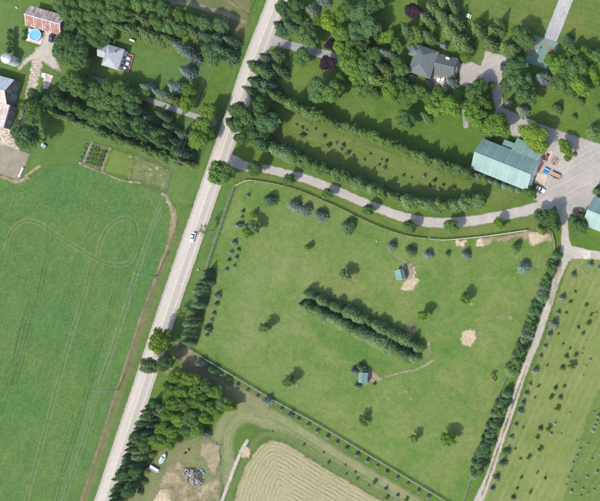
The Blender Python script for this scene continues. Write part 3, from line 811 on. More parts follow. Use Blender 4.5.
# saplings too small to show their parts: one mesh with stem and foliage
def sapling_mesh(key, i):
    kind = {'b': 'B', 'g': 'L', 'd': 'K', 's': 'S', 'G': 'G', 'w': 'W'}[key]
    if key in ('g', 'd'):
        cm = broadleaf('sapling', 1.0, 1.8, 0.22, 12, 60, seed=900 + i + ord(key), low=.1, spread=.6)
    else:
        cm = conifer('sapling', 1.0, 1.9, 0.22, 10, 11, .7, .12, .2, seed=950 + i + ord(key))
    st = MB().tube([(0, 0, -.08), (0, 0, 1.3)], [.05, .02], 5)
    b = bmesh.new(); b.from_mesh(cm)
    nf = len(b.faces)
    b.from_mesh(st.mesh('stem'))
    b.faces.ensure_lookup_table()
    for f in b.faces[nf:]: f.material_index = 1
    b.to_mesh(cm); b.free()
    cm.materials.append(M_LEAF[kind]); cm.materials.append(m_bark)
    return cm
SAP = {k: [sapling_mesh(k, i) for i in range(6)] for k in 'bgdwsG'}

NAMES = {'S': 'spruce_tree', 'B': 'blue_spruce', 'G': 'conifer_tree', 'H': 'hedge_conifer', 'T': 'hedge_conifer', 'K': 'leafy_tree', 'D': 'leafy_tree', 'L': 'leafy_tree', 'Y': 'lime_tree', 'F': 'leafy_tree', 'P': 'purple_tree'}
ASP = {'S': 2.5, 'B': 2.4, 'G': 2.5, 'H': 2.8, 'T': 2.1, 'K': 1.9, 'D': 1.9, 'L': 1.9, 'Y': 1.85, 'F': 1.8, 'Fs': 1.7, 'P': 1.8, 'Ss': 1.8, 'Bs': 1.7, 'Gs': 1.8, 'Ks': 1.7, 'Ds': 1.7, 'Ls': 1.7, 'Ys': 1.7}
LABELS = {}
def check_label(l):
    LABELS[l] = LABELS.get(l, 0) + 1

def tree(kind, x, y, r, label, group=None, h=None, cat='tree', name=None):
    """kind of tree with its crown seen around photograph pixel (x, y), r pixels wide to each side."""
    base = kind[0]
    conif = base in 'SBGHT'
    R = r * S * (1.12 if base in 'KDLYPF' else 1.0)
    if h is None: h = max(0.8, R * ASP.get(kind, ASP[base]) * RNG.uniform(.9, 1.1))
    wx, wy = W(x, y, h * (0.36 if conif else 0.6))
    cm, tm, pr, ph = RNG.choice(PROTO[kind])
    e = empty(name or NAMES[base], (wx, wy, 0), RNG.uniform(0, 6.28), label, cat, group)
    c = link('crown', cm, None, e); c.scale = (R / pr * RNG.uniform(.86, 1.16), R / pr * RNG.uniform(.86, 1.16), h / ph); c.rotation_euler = (RNG.uniform(-.06, .06), RNG.uniform(-.06, .06), 0)
    t = link('trunk', tm, None, e); t.scale = (max(.5, R / pr), max(.5, R / pr), h / ph)
    check_label(label)
    return e

def sapling(key, x, y, r, label, group, name='sapling'):
    R = r * S; h = R * 1.75 * RNG.uniform(.9, 1.15)
    wx, wy = W(x, y, h * .4)
    o = link(name, RNG.choice(SAP[key]), None)
    o.location = (wx, wy, 0); o.rotation_euler = (0, 0, RNG.uniform(0, 6.28)); o.scale = (R * RNG.uniform(.85, 1.2), R * RNG.uniform(.85, 1.2), h / 1.85)
    check_label(label)
    return tag(o, label, 'sapling', group)

ONES = ['zeroth', 'first', 'second', 'third', 'fourth', 'fifth', 'sixth', 'seventh', 'eighth', 'ninth', 'tenth', 'eleventh', 'twelfth', 'thirteenth', 'fourteenth', 'fifteenth', 'sixteenth', 'seventeenth', 'eighteenth', 'nineteenth']
def ordw(i):
    if i < 20: return ONES[i]
    t = {2: 'twenty', 3: 'thirty', 4: 'forty', 5: 'fifty'}[i // 10]
    return (t[:-1] + 'ieth') if i % 10 == 0 else t + '-' + ONES[i % 10]

def along(pts, step):
    """points every step pixels along a polyline"""
    out = []; q = smooth(pts, 8); acc = 0.0; nxt = 0.0
    for i in range(len(q) - 1):
        a, b = np.array(q[i][:2]), np.array(q[i + 1][:2]); L = np.hypot(*(b - a))
        while nxt <= acc + L:
            out.append(tuple(a + (b - a) * (nxt - acc) / L)); nxt += step
        acc += L
    return out

def row(kinds, pts, step, r, lab, group, h=None, jit=0.6, cat='tree', hj=.2, name=None):
    """a planted row; lab holds {n} for the ordinal"""
    for i, (x, y) in enumerate(along(pts, step)):
        k = kinds[i % len(kinds)] if len(kinds) < 4 else RNG.choice(kinds)
        tree(k, x + RNG.uniform(-jit, jit), y + RNG.uniform(-jit, jit), r * RNG.uniform(.78, 1.16), lab.format(n=ordw(i + 1)), group, h and h * RNG.uniform(1 - hj, 1 + hj), cat, name)

def grove(lst, lab, group, kind='D', h=None):
    """list of (x, y, r[, kind[, h]]) in order from left to right"""
    for i, q in enumerate(sorted(lst, key=lambda q: q[0])):
        tree(q[3] if len(q) > 3 else kind, q[0], q[1], q[2], lab.format(n=ordw(i + 1)), group, q[4] if len(q) > 4 else h)

# --- big belt of trees along the top left
g_ = 'trees of the belt above the grey hip-roofed house'
grove([(62, 3, 8), (75, 3, 8), (88, 5, 8), (101, 5, 8), (114, 4, 8), (127, 3, 8), (140, 4, 8), (153, 6, 7.5, 'K'), (166, 10, 7.5, 'K'), (180, 15, 7.5), (194, 20, 7.5), (208, 24, 8, 'K'), (222, 27, 8, 'K')], '{n} tree from the left in the outermost row of belt above grey house', g_, 'D')
grove([(68, 14, 8, 'K'), (80, 17, 8), (93, 18, 8), (106, 17, 8), (119, 16, 8), (132, 16, 8, 'G'), (145, 19, 7.5, 'G'), (158, 23, 8), (171, 27, 7.5), (184, 31, 7.5), (197, 35, 8, 'G'), (209, 37, 8, 'S'), (221, 40, 8, 'S'), (231, 42, 7.5, 'S')], '{n} tree from the left in the middle row of belt above grey house', g_, 'D')
grove([(75, 28, 8, 'K'), (87, 31, 8), (98, 31, 8), (110, 29, 7.5), (122, 28, 7.5, 'G'), (134, 29, 8, 'G'), (147, 33, 8, 'G'), (159, 38, 7.5, 'G'), (170, 40, 7, 'G')], '{n} tree from the left in the innermost row of belt above grey house', g_, 'D')
grove([(83, 42, 7.5), (95, 41, 7.5), (106, 39, 6)], '{n} leafy tree from the left crowding the left side of grey house', 'trees beside the grey house', 'K')
tree('B', 182, 48, 8, 'large blue spruce at the belt end, farther from the road', 'blue spruces by the grey house lawn', 11)
tree('B', 191, 56, 8, 'large blue spruce at the belt end, nearer the road', 'blue spruces by the grey house lawn', 10)
tree('K', 214, 54, 11, 'big round dark leafy tree ending the belt nearest the road', 'trees of the belt above the grey hip-roofed house')
tree('S', 227, 54, 9, 'dark spruce at roadside end of belt, beside big round tree', g_)
tree('B', 187, 71, 8, 'lone silvery blue spruce on right edge of grey house lawn', 'blue spruces by the grey house lawn', 8)
grove([(148, 88, 6.5), (161, 94, 6.5), (176, 88, 8)], '{n} blue spruce from the left in row along shaded lane', 'blue spruces along the shaded lane', 'B', 8)
tree('G', 174, 99, 8, 'grey-green tree at lane edge below blue spruces', 'trees along the shaded lane', 8)
tree('L', 190, 91, 7, 'bright round tree by lane, above the power lines', 'trees along the shaded lane')
tree('L', 187, 104, 7, 'bright round tree at lane edge just below another bright one', 'trees along the shaded lane')
tree('L', 144, 93, 6, 'small bright tree left of the blue spruce row', 'trees along the shaded lane')
grove([(100, 93, 9), (111, 90, 10), (123, 91, 10), (133, 97, 9)], '{n} crown from the left along top of broad thicket under grey house', 'broad thicket below the grey house', 'D')
grove([(98, 104, 9), (110, 104, 10), (122, 105, 10), (134, 108, 8, 'K')], '{n} crown from the left along bottom of broad thicket under grey house', 'broad thicket below the grey house', 'D')
grove([(68, 84, 9), (77, 80, 10), (84, 88, 10), (91, 82, 7)], '{n} leafy tree from the left in clump between slab and grey house', 'trees between the farmyard and the grey house', 'D')
grove([(62, 52, 9), (68, 42, 10), (72, 58, 10), (80, 48, 9), (82, 60, 8)], '{n} leafy tree from the left in clump right of parked dark car', 'trees right of the farmyard', 'K')
grove([(60, 92, 6), (54, 97, 5), (47, 95, 5.5)], '{n} low tree from the left below the pale concrete slab', 'low trees below the farmyard', 'D')
tree('K', 35, 110, 12, 'large dark round tree below stony strip, upper of two', 'two big dark farmyard trees')
tree('K', 28, 136, 13, 'large dark round tree above cattle pen, lower of two', 'two big dark farmyard trees')
tree('K', 36, 96, 6, 'small dark tree tucked above the two big farmyard trees', 'low trees below the farmyard')
tree('L', 18, 122, 3, 'small bright bush against the long barn wall', None, cat='bush', name='garden_bush')
for i, (x, y) in enumerate(((10, 32), (10.2, 38), (9.8, 44), (9.6, 50))):
    tree('Ks', x, y, 3.2, f'{ordw(i+1)} bush from top of short dark hedge above round bin', 'short dark hedge in the barn lawn', 3.2, 'bush', 'hedge_bush')
for i, (x, y) in enumerate(((24, 31), (25.5, 35), (23.5, 38.5))):
    tree('Ks', x, y, 2.2, f'{ordw(i+1)} little bush from top beside left edge of pool patio', 'bushes by the pool', 1.4, 'bush', 'garden_bush')
# lower belt along the garden
row('SK', [(44, 98), (70, 107), (100, 121), (130, 131), (160, 142), (188, 156)], 8.5, 6.5, '{n} tree from the farmyard in dark inner row behind the garden', 'dark inner row behind the garden', 9)
row('HGG', [(44, 110), (70, 118.5), (100, 131.5), (130, 143.5), (160, 154.5), (191, 165)], 5.5, 6.0, '{n} conifer from the farmyard in paler outer row behind the garden', 'paler outer row behind the garden', 7)
row('KSDK', [(58, 97), (85, 111), (110, 119), (135, 124), (152, 132), (178, 144)], 8.0, 7.0, '{n} tree from the farmyard in middle row between thicket and garden', 'middle row between thicket and garden', 8.5, 1.5)
grove([(140, 114, 7), (152, 121, 7.5), (164, 116, 7), (172, 128, 7), (184, 134, 7), (182, 146, 6)], '{n} dark tree from the left between shaded lane and garden rows', 'dark trees below the shaded lane', 'S', 8.5)
tree('L', 210, 111, 9, 'bright leafy tree by the road where shaded lane meets it', 'bright trees where the lane meets the road')
tree('L', 203, 125, 9, 'middle one of bright leafy trees below shaded lane mouth', 'bright trees where the lane meets the road')
tree('L', 199, 138, 10, 'lowest big bright leafy tree overhanging road below lane mouth', 'bright trees where the lane meets the road')
tree('L', 209, 132, 7, 'bright leafy tree nearest asphalt below the lane mouth', 'bright trees where the lane meets the road')

# --- right of the road at the top
grove([(281, 27, 7.5, 'S'), (285, 10, 8), (291, 26, 7, 'S'), (296, 5, 8), (299, 17, 7)], '{n} tree from the road in clump above the shaded house drive', 'clump above the house drive', 'K')
tree('Bs', 312, 11, 7, 'pale blue spruce above house drive, biggest of its three', 'blue spruces above the house drive', 6)
tree('Bs', 323, 0, 6, 'pale blue spruce cut by the top edge above house drive', 'blue spruces above the house drive', 6)
tree('Bs', 307, 24, 3.6, 'smallest pale blue spruce above the house drive', 'blue spruces above the house drive', 3)
tree('Y', 330, 22, 10, 'brightest lime tree above the two purple trees')
grove([(318, 22, 6), (342, 17, 8), (344, 33, 9), (341, 48, 7)], '{n} bright leafy tree from the left around the brightest lime tree', 'bright trees above the purple trees', 'L')
tree('P', 331, 45, 6, 'smaller dark purple-leaved tree at the drive end', 'purple trees at the drive end')
tree('P', 328, 63.5, 8, 'larger dark purple-leaved tree below the drive end', 'purple trees at the drive end')
tree('D', 309, 38, 9, 'round green tree on upper side of shaded house drive')
tree('D', 302, 57, 9, 'round green tree on lower side of shaded house drive')
grove([(352, 64, 12), (361, 56, 9), (358, 78, 9), (343, 78, 6)], '{n} bright leafy tree from the left, right of the larger purple tree', 'bright trees right of the purple trees', 'L')
tree('D', 319, 89, 11, 'left half of big bluish-green double tree above long hedge', 'double tree above the long hedge')
tree('D', 333, 93, 11, 'right half of big bluish-green double tree above long hedge', 'double tree above the long hedge')
grove([(357, 33, 9), (361, 14, 10), (362, 46, 8), (371, 27, 11), (375, 5, 9), (379, 38, 6)], '{n} brownish dark tree from the left in thicket right of lime tree', 'brownish dark thicket', 'K')
tree('L', 388, 37, 7.5, 'bright round tree between dark thicket and main house')
tree('B', 386, 54, 8, 'blue spruce left of the dark hip-roofed main house', None, 8)
grove([(368, 70, 10), (377, 80, 12, 'G', 11), (389, 72, 9, 'G', 10), (392, 90, 9, 'L'), (403, 70, 7), (402, 84, 8), (376, 94, 7)], '{n} tree from the left in thicket left of dark main house', 'thicket left of the main house', 'D')
grove([(350, 6, 8), (352, 46, 7, 'D'), (375, 58, 9), (398, 62, 6.5, 'D'), (396, 46, 5, 'D'), (382, 68, 8, 'G', 9), (362, 88, 8, 'D'), (398, 98, 6, 'L'), (413, 95, 7, 'D'), (430, 96, 6.5, 'D')], '{n} infill tree from left among thickets between purple trees and main house', 'infill trees left of the main house', 'K')
tree('K', 407, 121, 9, 'lone dark round tree on lawn below main house')
# conifers between road and long hedge
grove([(255, 66, 8, 'G'), (257, 82, 9), (251, 91, 6.5), (266, 72, 10), (270, 86, 8), (268, 58, 7), (277, 55, 9, 'G'), (280, 70, 7)], '{n} conifer from the left in clump beside the road below house drive', 'roadside conifers below the house drive', 'S', 9)
grove([(234, 124, 5), (241, 111, 9), (240, 125, 8), (244, 139, 7), (251, 119, 11), (257, 134, 9), (262, 106, 9), (268, 124, 10), (262, 146, 6)], '{n} dark tree from the left in clump at road end of both hedges', 'dark clump at the hedge ends', 'K', 10)
# two long hedges
row('HHHG', [(270, 94), (298, 107), (327, 120), (363, 133), (398, 146), (417, 155), (443, 164.5), (471, 175)], 4.7, 6.6, '{n} conifer from the road in long upper hedge ending at teal barn', 'long upper hedge', 7.4, 1.0)
row('HHGT', [(264, 144), (280, 150), (307, 162), (336, 174), (363, 185), (395, 197), (417, 203), (443, 205), (470, 202), (484, 197)], 4.9, 7.4, '{n} conifer from the road in long lower hedge beside gravel drive', 'long lower hedge', 7.4, 1.1)
SAPM = [(296, 125, 1.6), (302, 127.5, 1.7), (306, 130.5, 1.7), (302, 136, 3), (315, 129, 1.6), (324, 136, 2.2), (328, 146, 2.6), (336, 143, 1.7), (343, 145, 2.2), (347, 154, 2.8), (341, 149.5, 1.8), (353, 156, 1.6), (370, 154, 1.8), (364, 160, 1.9), (381, 160, 1.6), (386, 161, 2), (379, 165, 1.6), (384, 168, 2.6), (403, 176, 1.8), (411, 178, 1.6), (424, 176, 2.2), (434, 181, 2.4), (443, 185, 1.9), (454, 188, 2.2), (429, 185, 1.7), (434, 187, 1.7), (439, 189, 1.8)]
for i, (x, y, r) in enumerate(sorted(SAPM)):
    sapling('bsdb'[i % 4], x, y, r, f'{ordw(i+1)} young plant from the road between the two long hedges', 'young plants between the long hedges')

# --- around the main house and drive court
tree('P', 413.5, 11.5, 9, 'dark purple-leaved tree above the main house')
grove([(407, 30, 8), (420, 33, 8), (427, 19, 8), (430, 38, 7), (434, 9, 8.5), (443, 17, 8.5), (444, 4, 7), (450, 30, 8.5), (454, 6, 7), (457, 22, 8.5), (460, 40, 9), (467, 48, 7)], '{n} pale conifer from the left in grove above main house', 'pale conifer grove above the main house', 'G', 10)
tree('Bs', 410, 47, 3, 'small blue shrub at upper left corner of main house', 'blue shrubs round the main house', 2.2, 'bush', 'garden_bush')
tree('Bs', 411.5, 77, 4.5, 'blue shrub at lower left corner of main house', 'blue shrubs round the main house', 3, 'bush', 'garden_bush')
tree('Bs', 429.5, 84, 4.2, 'blue shrub at lower edge of main house hip roof', 'blue shrubs round the main house', 3, 'bush', 'garden_bush')
tree('B', 451, 83, 7, 'blue spruce at lower right corner of main house', None, 6.5)
grove([(421, 91, 7, 'D'), (405, 97, 6, 'D'), (412, 89, 5, 'D')], '{n} low tree from the left below the main house hip roof', 'low trees below the main house', 'D')
grove([(440, 96, 9), (452, 105, 11), (438, 110, 9), (460, 95, 6)], '{n} bright tree from the left in cluster below main house', 'bright cluster below the main house', 'L')
tree('G', 426, 116, 6.5, 'grey-green conifer left of the bright cluster below main house', None, 8)
tree('L', 465.5, 57, 4.5, 'bright round shrub at garage corner of main house', None, 3.5, 'bush', 'garden_bush')
tree('D', 476, 92, 10, 'mid green tree on left side of house court', 'trees along the house court')
tree('L', 477, 117, 11, 'bright tree above left end of big teal barn', 'trees along the house court')
tree('D', 484, 103, 9, 'mid green tree filling lower left of gravel court', 'trees along the house court')
tree('L', 492, 85, 3.6, 'small bright bush in the middle of gravel court', None, 3, 'bush', 'garden_bush')
tree('L', 470, 106, 7, 'bright tree squeezed beside short patio path', 'trees along the house court')
grove([(477, 27, 8), (483, 34, 8), (490, 43, 8), (495, 31, 8.5), (500, 24, 6), (507, 47, 8.5), (515, 50, 7.5)], '{n} pale conifer from the left in row above gravel court', 'pale conifers above the gravel court', 'G', 9.5)
tree('D', 523, 37, 10, 'round grey-green leafy tree at left corner of painted court')
grove([(507, 87, 8), (516, 68, 11), (519, 82, 12), (526, 94, 11)], '{n} crown from the left of massive dark tree group right of gravel court', 'massive dark trees right of the gravel court', 'K')
tree('B', 543, 78, 10, 'large silvery blue spruce below the painted court', None, 9)
tree('B', 508, 103, 5, 'blue spruce at lane bend below massive dark trees, smaller', 'blue spruces at the lane bend', 6)
tree('B', 522, 111, 7, 'blue spruce at lane bend above the lime tree, larger', 'blue spruces at the lane bend', 7)
grove([(551, 58, 7), (560, 66, 10), (562, 83, 10, 'D'), (573, 53, 8, 'D'), (575, 70, 12, 'D'), (584, 55, 10), (582, 86, 11), (594, 74, 9), (597, 57, 8, 'D'), (572, 92, 8, 'D'), (606, 66, 9)], '{n} leafy tree from the left in mass right of painted court', 'leafy mass right of the painted court', 'L')
tree('S', 568, 39, 5.5, 'small dark conifer right of the upper lane end', None, 6)
tree('L', 497, 125, 12, 'bright round tree above upper left roof of teal barn')
tree('Ks', 488, 137, 4.5, 'dark low shrub at top left corner of teal barn', None, 3, 'bush', 'garden_bush')
tree('Y', 534, 136, 13.5, 'big lime tree covering upper right corner of teal barn', None, 10)
tree('Y', 541, 148, 7, 'smaller lime tree crown leaning over teal barn gable')
tree('L', 566, 147, 8.5, 'bright round tree standing alone in the gravel yard', None, 7)
tree('L', 567.5, 158, 3.4, 'little round bush below the lone gravel yard tree', None, 2.4, 'bush', 'garden_bush')
tree('Gs', 574.5, 154, 2.5, 'low brownish bush right of lone gravel yard tree', None, 1.5, 'bush', 'garden_bush')
grove([(557, 108, 5.5), (574, 117, 3.5), (580, 101, 5), (592, 131, 8), (598, 108, 4)], '{n} young conifer from the left on lawn above gravel yard', 'young conifers above the gravel yard', 'Gs')
tree('S', 598, 190, 6, 'dark conifer cut by right edge above small teal building', None, 7)
for i, (x, y) in enumerate(((478, 176), (485, 179.5), (491, 181), (497, 183.5), (504, 186), (511, 188), (518, 190))):
    tree('Bs' if i % 2 == 0 else 'T', x, y, 3.4, f'{ordw(i+1)} slim conifer from the left along front of teal barn', 'slim conifers along the teal barn', 5, 'tree')
tree('D', 530, 193, 6.5, 'leafy shrub at right end of conifers along teal barn', None, 5, 'bush', 'garden_bush')
grove([(542, 217, 7), (550, 218, 9), (555, 227, 7), (541, 229, 6, 'G', 6)], '{n} tree from the left in dark clump where drive meets lane', 'dark clump at the lane junction', 'K')
grove([(574, 219, 5.5), (580, 226, 7.5), (584, 220, 5.5)], '{n} tree from the left in clump beside red tractor', 'trees beside the red tractor', 'K')
# --- along the drive
tree('D', 222, 173, 13, 'big round tree overhanging road at mouth of gravel drive')
for i, (k, x, y, r) in enumerate((('K', 255, 168, 8), ('D', 290, 180, 6), ('D', 327, 194.5, 6), ('D', 369, 211, 7), ('D', 410, 227, 6.5), ('D', 451, 227, 6.5), ('L', 498, 224, 5.5))):
    tree(k, x, y, r, f'{ordw(i+1)} verge tree from road along lower side of gravel drive', 'verge trees along the gravel drive')
# --- paddock
for i, (k, x, y, r) in enumerate((('Ss', 269, 200, 6), ('Bs', 293, 205.5, 6.2), ('Bs', 305, 210, 6), ('Bs', 320, 215.5, 6.5), ('Ss', 347, 226, 7.5), ('Bs', 391.5, 246, 5), ('Gs', 410, 251, 5.4), ('Bs', 427.5, 254.5, 5), ('Gs', 447, 254, 3.4), ('Bs', 465, 254.5, 5), ('Gs', 515, 247.5, 5.8), ('Bs', 523, 267.5, 6.2))):
    tree(k, x, y, r, f'{ordw(i+1)} ornamental spruce from the road inside paddock, along its upper fence', 'ornamental spruces inside the paddock')
for k, x, y, r, lab in (('Ls', 308, 247.5, 3.4, 'tiny bright tree in upper left part of open paddock'), ('Fs', 346, 275, 6.5, 'pale round tree in paddock above the left end of double hedge'), ('Ds', 266, 327.5, 6.5, 'round green tree left of double hedge in paddock'), ('Ds', 290.5, 381, 6.5, 'round green tree near lower fence, left of lower hut'), ('Ds', 363, 420, 5.5, 'round green tree below lower hut near the paddock fence'), ('Fs', 414, 438.5, 5, 'small pale tree near the lower paddock corner'), ('Ls', 448, 440, 7.5, 'bright tree in the lower right corner of paddock'), ('Ls', 424, 315, 7, 'bright tree right of double hedge in paddock'), ('Ls', 465, 299, 6.5, 'bright tree above the round sand patch'), ('Ys', 253, 214.5, 3.4, 'tiny yellow bush beside pale trees near west fence'), ('Fs', 255, 227, 6.5, 'pale feathery tree near west fence, larger of two'), ('Ls', 246.5, 233, 5.5, 'pale feathery tree near west fence, smaller of two')):
    tree(k, x, y, r, lab, None, cat='bush' if 'bush' in lab else 'tree')
for i, (x, y, r) in enumerate(((247.5, 195.5, 2), (242.5, 211, 2.1), (241, 217.5, 2.2), (237, 225, 3), (241, 224, 2.6), (245.5, 226, 2.6), (233.5, 242.5, 3.2), (238, 249.5, 2.2), (230.5, 252.5, 2.3), (236, 257.5, 2.2), (228.5, 260, 2), (233.5, 266, 2.2), (226, 269.5, 2.2))):
    sapling('bsb'[i % 3], x, y, r, f'{ordw(i+1)} small spruce from the top along west paddock fence', 'small spruces along the west fence', 'small_spruce')
for i, (x, y, r) in enumerate(((216.5, 296, 4), (216, 304, 2.4), (213.5, 313.5, 2.2), (211, 320.5, 2.2), (207, 328.5, 4.2), (206.5, 335.5, 2.3))):
    sapling('bsb'[i % 3], x, y, r, f'{ordw(i+1)} small blue spruce from the top beside west hedge', 'small blue spruces beside the west hedge', 'small_spruce')
row('TTTS', [(309, 294), (330, 303), (360, 318), (395, 335), (423, 349)], 7.6, 7.0, '{n} conifer from the left in upper row of double paddock hedge', 'upper row of the double hedge', 5.4, .9)
row('TTTS', [(304, 305), (325, 314), (355, 330), (390, 347), (420, 361)], 7.6, 7.0, '{n} conifer from the left in lower row of double paddock hedge', 'lower row of the double hedge', 5.4, .9)
row('TSTT', [(209, 270), (206, 282), (202, 296), (197, 312), (192, 328), (188, 342)], 6.2, 5.2, '{n} conifer from the top in dark hedge along the west fence', 'west hedge', 6.5, 1.2)
row('TSTT', [(202, 284), (198, 300), (193, 316), (188, 332)], 7.0, 4.6, '{n} conifer from the top on road side of the west hedge', 'west hedge', 6.0, 1.2)
# hut planting
tree('Bs', 354, 371, 4.6, 'pale blue spruce at left side of lower hut', 'spruces around the lower hut', 4)
tree('Bs', 357, 386, 3.4, 'pale blue spruce below lower hut', 'spruces around the lower hut', 2.6)
tree('Ss', 361, 367, 4.6, 'dark spruce behind the lower hut', 'spruces around the lower hut', 3.6)
sapling('d', 374.3, 384, 1.7, 'tiny dark bush beside the lower hut dirt patch', None, 'small_bush')
# east hedge and nursery
EH = along([(556, 256), (550, 273), (545, 287), (538, 304), (531, 322), (525, 338), (518, 354), (511, 372)], 5.6)
for i, (x, y) in enumerate(EH):
    k = 'TSKTHKTB'[i % 8]
    tree({'K': 'Ks', 'B': 'Bs'}.get(k, k), x + RNG.uniform(-1.5, 1.2), y, 6.2 * RNG.uniform(.8, 1.15), f'{ordw(i+1)} tree from the top in upper stretch of hedge along farm lane', 'upper stretch of the lane hedge', 5.4 * RNG.uniform(.85, 1.15))
for i, (x, y) in enumerate(along([(506, 394), (501, 408), (496, 420), (490, 436), (484, 450), (479, 463), (475, 477)], 5.4)):
    tree('TSTK'[i % 4] if i % 4 != 3 else 'Ks', x + RNG.uniform(-1.2, 1.2), y, 6.0 * RNG.uniform(.8, 1.15), f'{ordw(i+1)} tree from the top in lower stretch of hedge along farm lane', 'lower stretch of the lane hedge', 5.2 * RNG.uniform(.85, 1.15))
for i, (x, y) in enumerate(along([(498, 402), (491, 420), (484, 438), (477, 456), (471, 474)], 6.5)):
    tree('TS'[i % 2], x, y, 3.8 * RNG.uniform(.85, 1.15), f'{ordw(i+1)} low tree from the top on paddock side of lower lane hedge', 'lower stretch of the lane hedge', 4)
NB = [(573, 275, 3.6), (562, 298.5, 4), (558, 312.5, 2.6), (553, 324.5, 5), (549, 335, 3.6), (545, 346.5, 2.2), (540.5, 356.5, 2.7), (535, 371, 4), (530, 384, 2.2), (526, 394, 3), (523, 403, 3), (520, 411.5, 4), (515.5, 425, 2.6), (511, 437.5, 2.6), (506, 452, 4.6), (502, 463.5, 4.6), (496, 478, 3.6), (492, 489, 3.2)]
for i, (x, y, r) in enumerate(NB):
    sapling('b' if i not in (14, 15) else 's', x, y, r, f'{ordw(i+1)} round spruce from the top in row right of farm lane', 'spruces in the row beside the farm lane', 'small_spruce')
sapling('b', 590, 264.5, 3.6, 'round blue spruce just below the concrete lane apron', None, 'small_spruce')
sapling('b', 599.5, 268, 2.6, 'blue spruce cut by right edge below the lane apron', None, 'small_spruce')
NG = [(575, 292, 1.7), (570, 302.5, 2), (586, 306, 2.2), (566, 313, 1.8), (591, 315.5, 1.8), (588, 324, 2.6), (578, 327.5, 1.9), (583, 334, 2), (558, 334.5, 1.4), (563, 344, 1.4), (570, 349, 1.5), (566, 357, 2.6), (575.5, 356, 2.3), (562, 368, 2.7), (571.5, 367, 4.4), (547, 366, 1.4), (538, 387, 1.9), (534.5, 398, 1.4), (555, 388.5, 2.6), (564, 387, 1.8), (551, 398, 2.4), (560, 398, 2.8), (557.5, 409, 2.8), (540, 429, 2.8), (548, 429.5, 3.1), (537, 438, 2.4), (540, 450, 2.8), (528.5, 458, 2.8), (523, 428, 1.3), (515, 449, 1.5), (520, 459, 1.5), (521, 478, 1.6), (517, 489, 1.8), (513, 498, 2.6), (537, 473, 1.5), (545, 478.5, 1.7), (530, 493, 1.8)]
for i, (x, y, r) in enumerate(sorted(NG, key=lambda q: q[1])):
    sapling('g' if i % 3 else 'G', x, y, r, f'{ordw(i+1)} green sapling from the top, scattered in the nursery field', 'green saplings scattered in the nursery')
NW = [(593, 314, 1.2), (596, 313, 1.3), (586, 341, 1.1), (583, 349, 1.3), (582, 354, 1.2), (590, 360, 1.4), (586, 366, 1.1), (583, 376, 1.2), (551, 434, 1.9), (555, 423.5, 1.6), (598, 416, 1.8), (597, 421.5, 1.7), (595, 426, 1.7), (593, 431, 1.9), (588, 444, 1.6), (580, 449, 1.5), (577, 456, 1.5), (573, 463, 1.6), (571, 472, 1.5), (568, 478, 1.6), (571, 491.5, 2.2), (575, 483, 1.4), (587, 477, 1.7), (597, 472, 1.9), (583, 489, 1.5), (581, 496, 1.5), (594, 490, 1.5), (588, 493.5, 1.4), (600, 455, 1.6), (592, 459, 1.4), (570, 413, 1.1), (594, 412, 1.3), (561, 434, 1.1), (566, 485, 1.2), (577, 441, 1.1), (600, 485, 1.4)]
for i, (x, y, r) in enumerate(sorted(NW, key=lambda q: q[1])):
    sapling('w', x, y, r, f'{ordw(i+1)} pale grey seedling from the top in nursery rows at right', 'pale seedlings in the nursery rows')
# lower fence planting
tree('Bs', 200.5, 363.5, 6, 'larger of two blue spruces outside lower left paddock corner', 'blue spruces outside the paddock corner', 4.4)
tree('Ss', 213.5, 370, 5.2, 'smaller of two blue spruces outside lower left paddock corner', 'blue spruces outside the paddock corner', 3.8)
FB = [(221, 374.5, 2.3), (229, 379.5, 2.3), (237, 385, 2.3), (247, 390.5, 2.2), (257, 396, 2), (267, 401, 5.6), (281, 409, 2.3), (290, 415, 4.4), (298, 419, 2.2), (307.5, 425.5, 2.8), (317, 431.5, 2.6), (327, 437, 2.6), (336.5, 442.5, 2.3), (346, 448.5, 2.6), (356.5, 455, 2.8), (367, 461, 2.8), (377, 466.5, 1.9), (386.5, 472, 2.3), (397, 478, 2.3), (407.5, 484, 2.1), (418, 491, 2.6), (428, 497, 2.6)]
for i, (x, y, r) in enumerate(FB):
    sapling('b', x, y, r, f'{ordw(i+1)} small blue spruce from left in row outside lower paddock fence', 'small spruces outside the lower fence', 'small_spruce')
FC = [(272, 432, 1.3), (304, 445, 1.4), (323, 453, 1.4), (328.5, 463, 1.8), (345, 465.5, 1.4), (346, 474.5, 1.4), (355, 472.5, 1.3), (357, 479.5, 1.6), (368, 486, 1.4), (374.5, 482.5, 2.3), (385.5, 489, 2.3), (387, 498, 2.2), (397, 496, 2.4), (406.5, 500, 2.3)]
for i, (x, y, r) in enumerate(FC):
    sapling('bg'[i % 2], x, y, r, f'{ordw(i+1)} small plant from the left along ditch above hay field', 'small plants along the ditch')
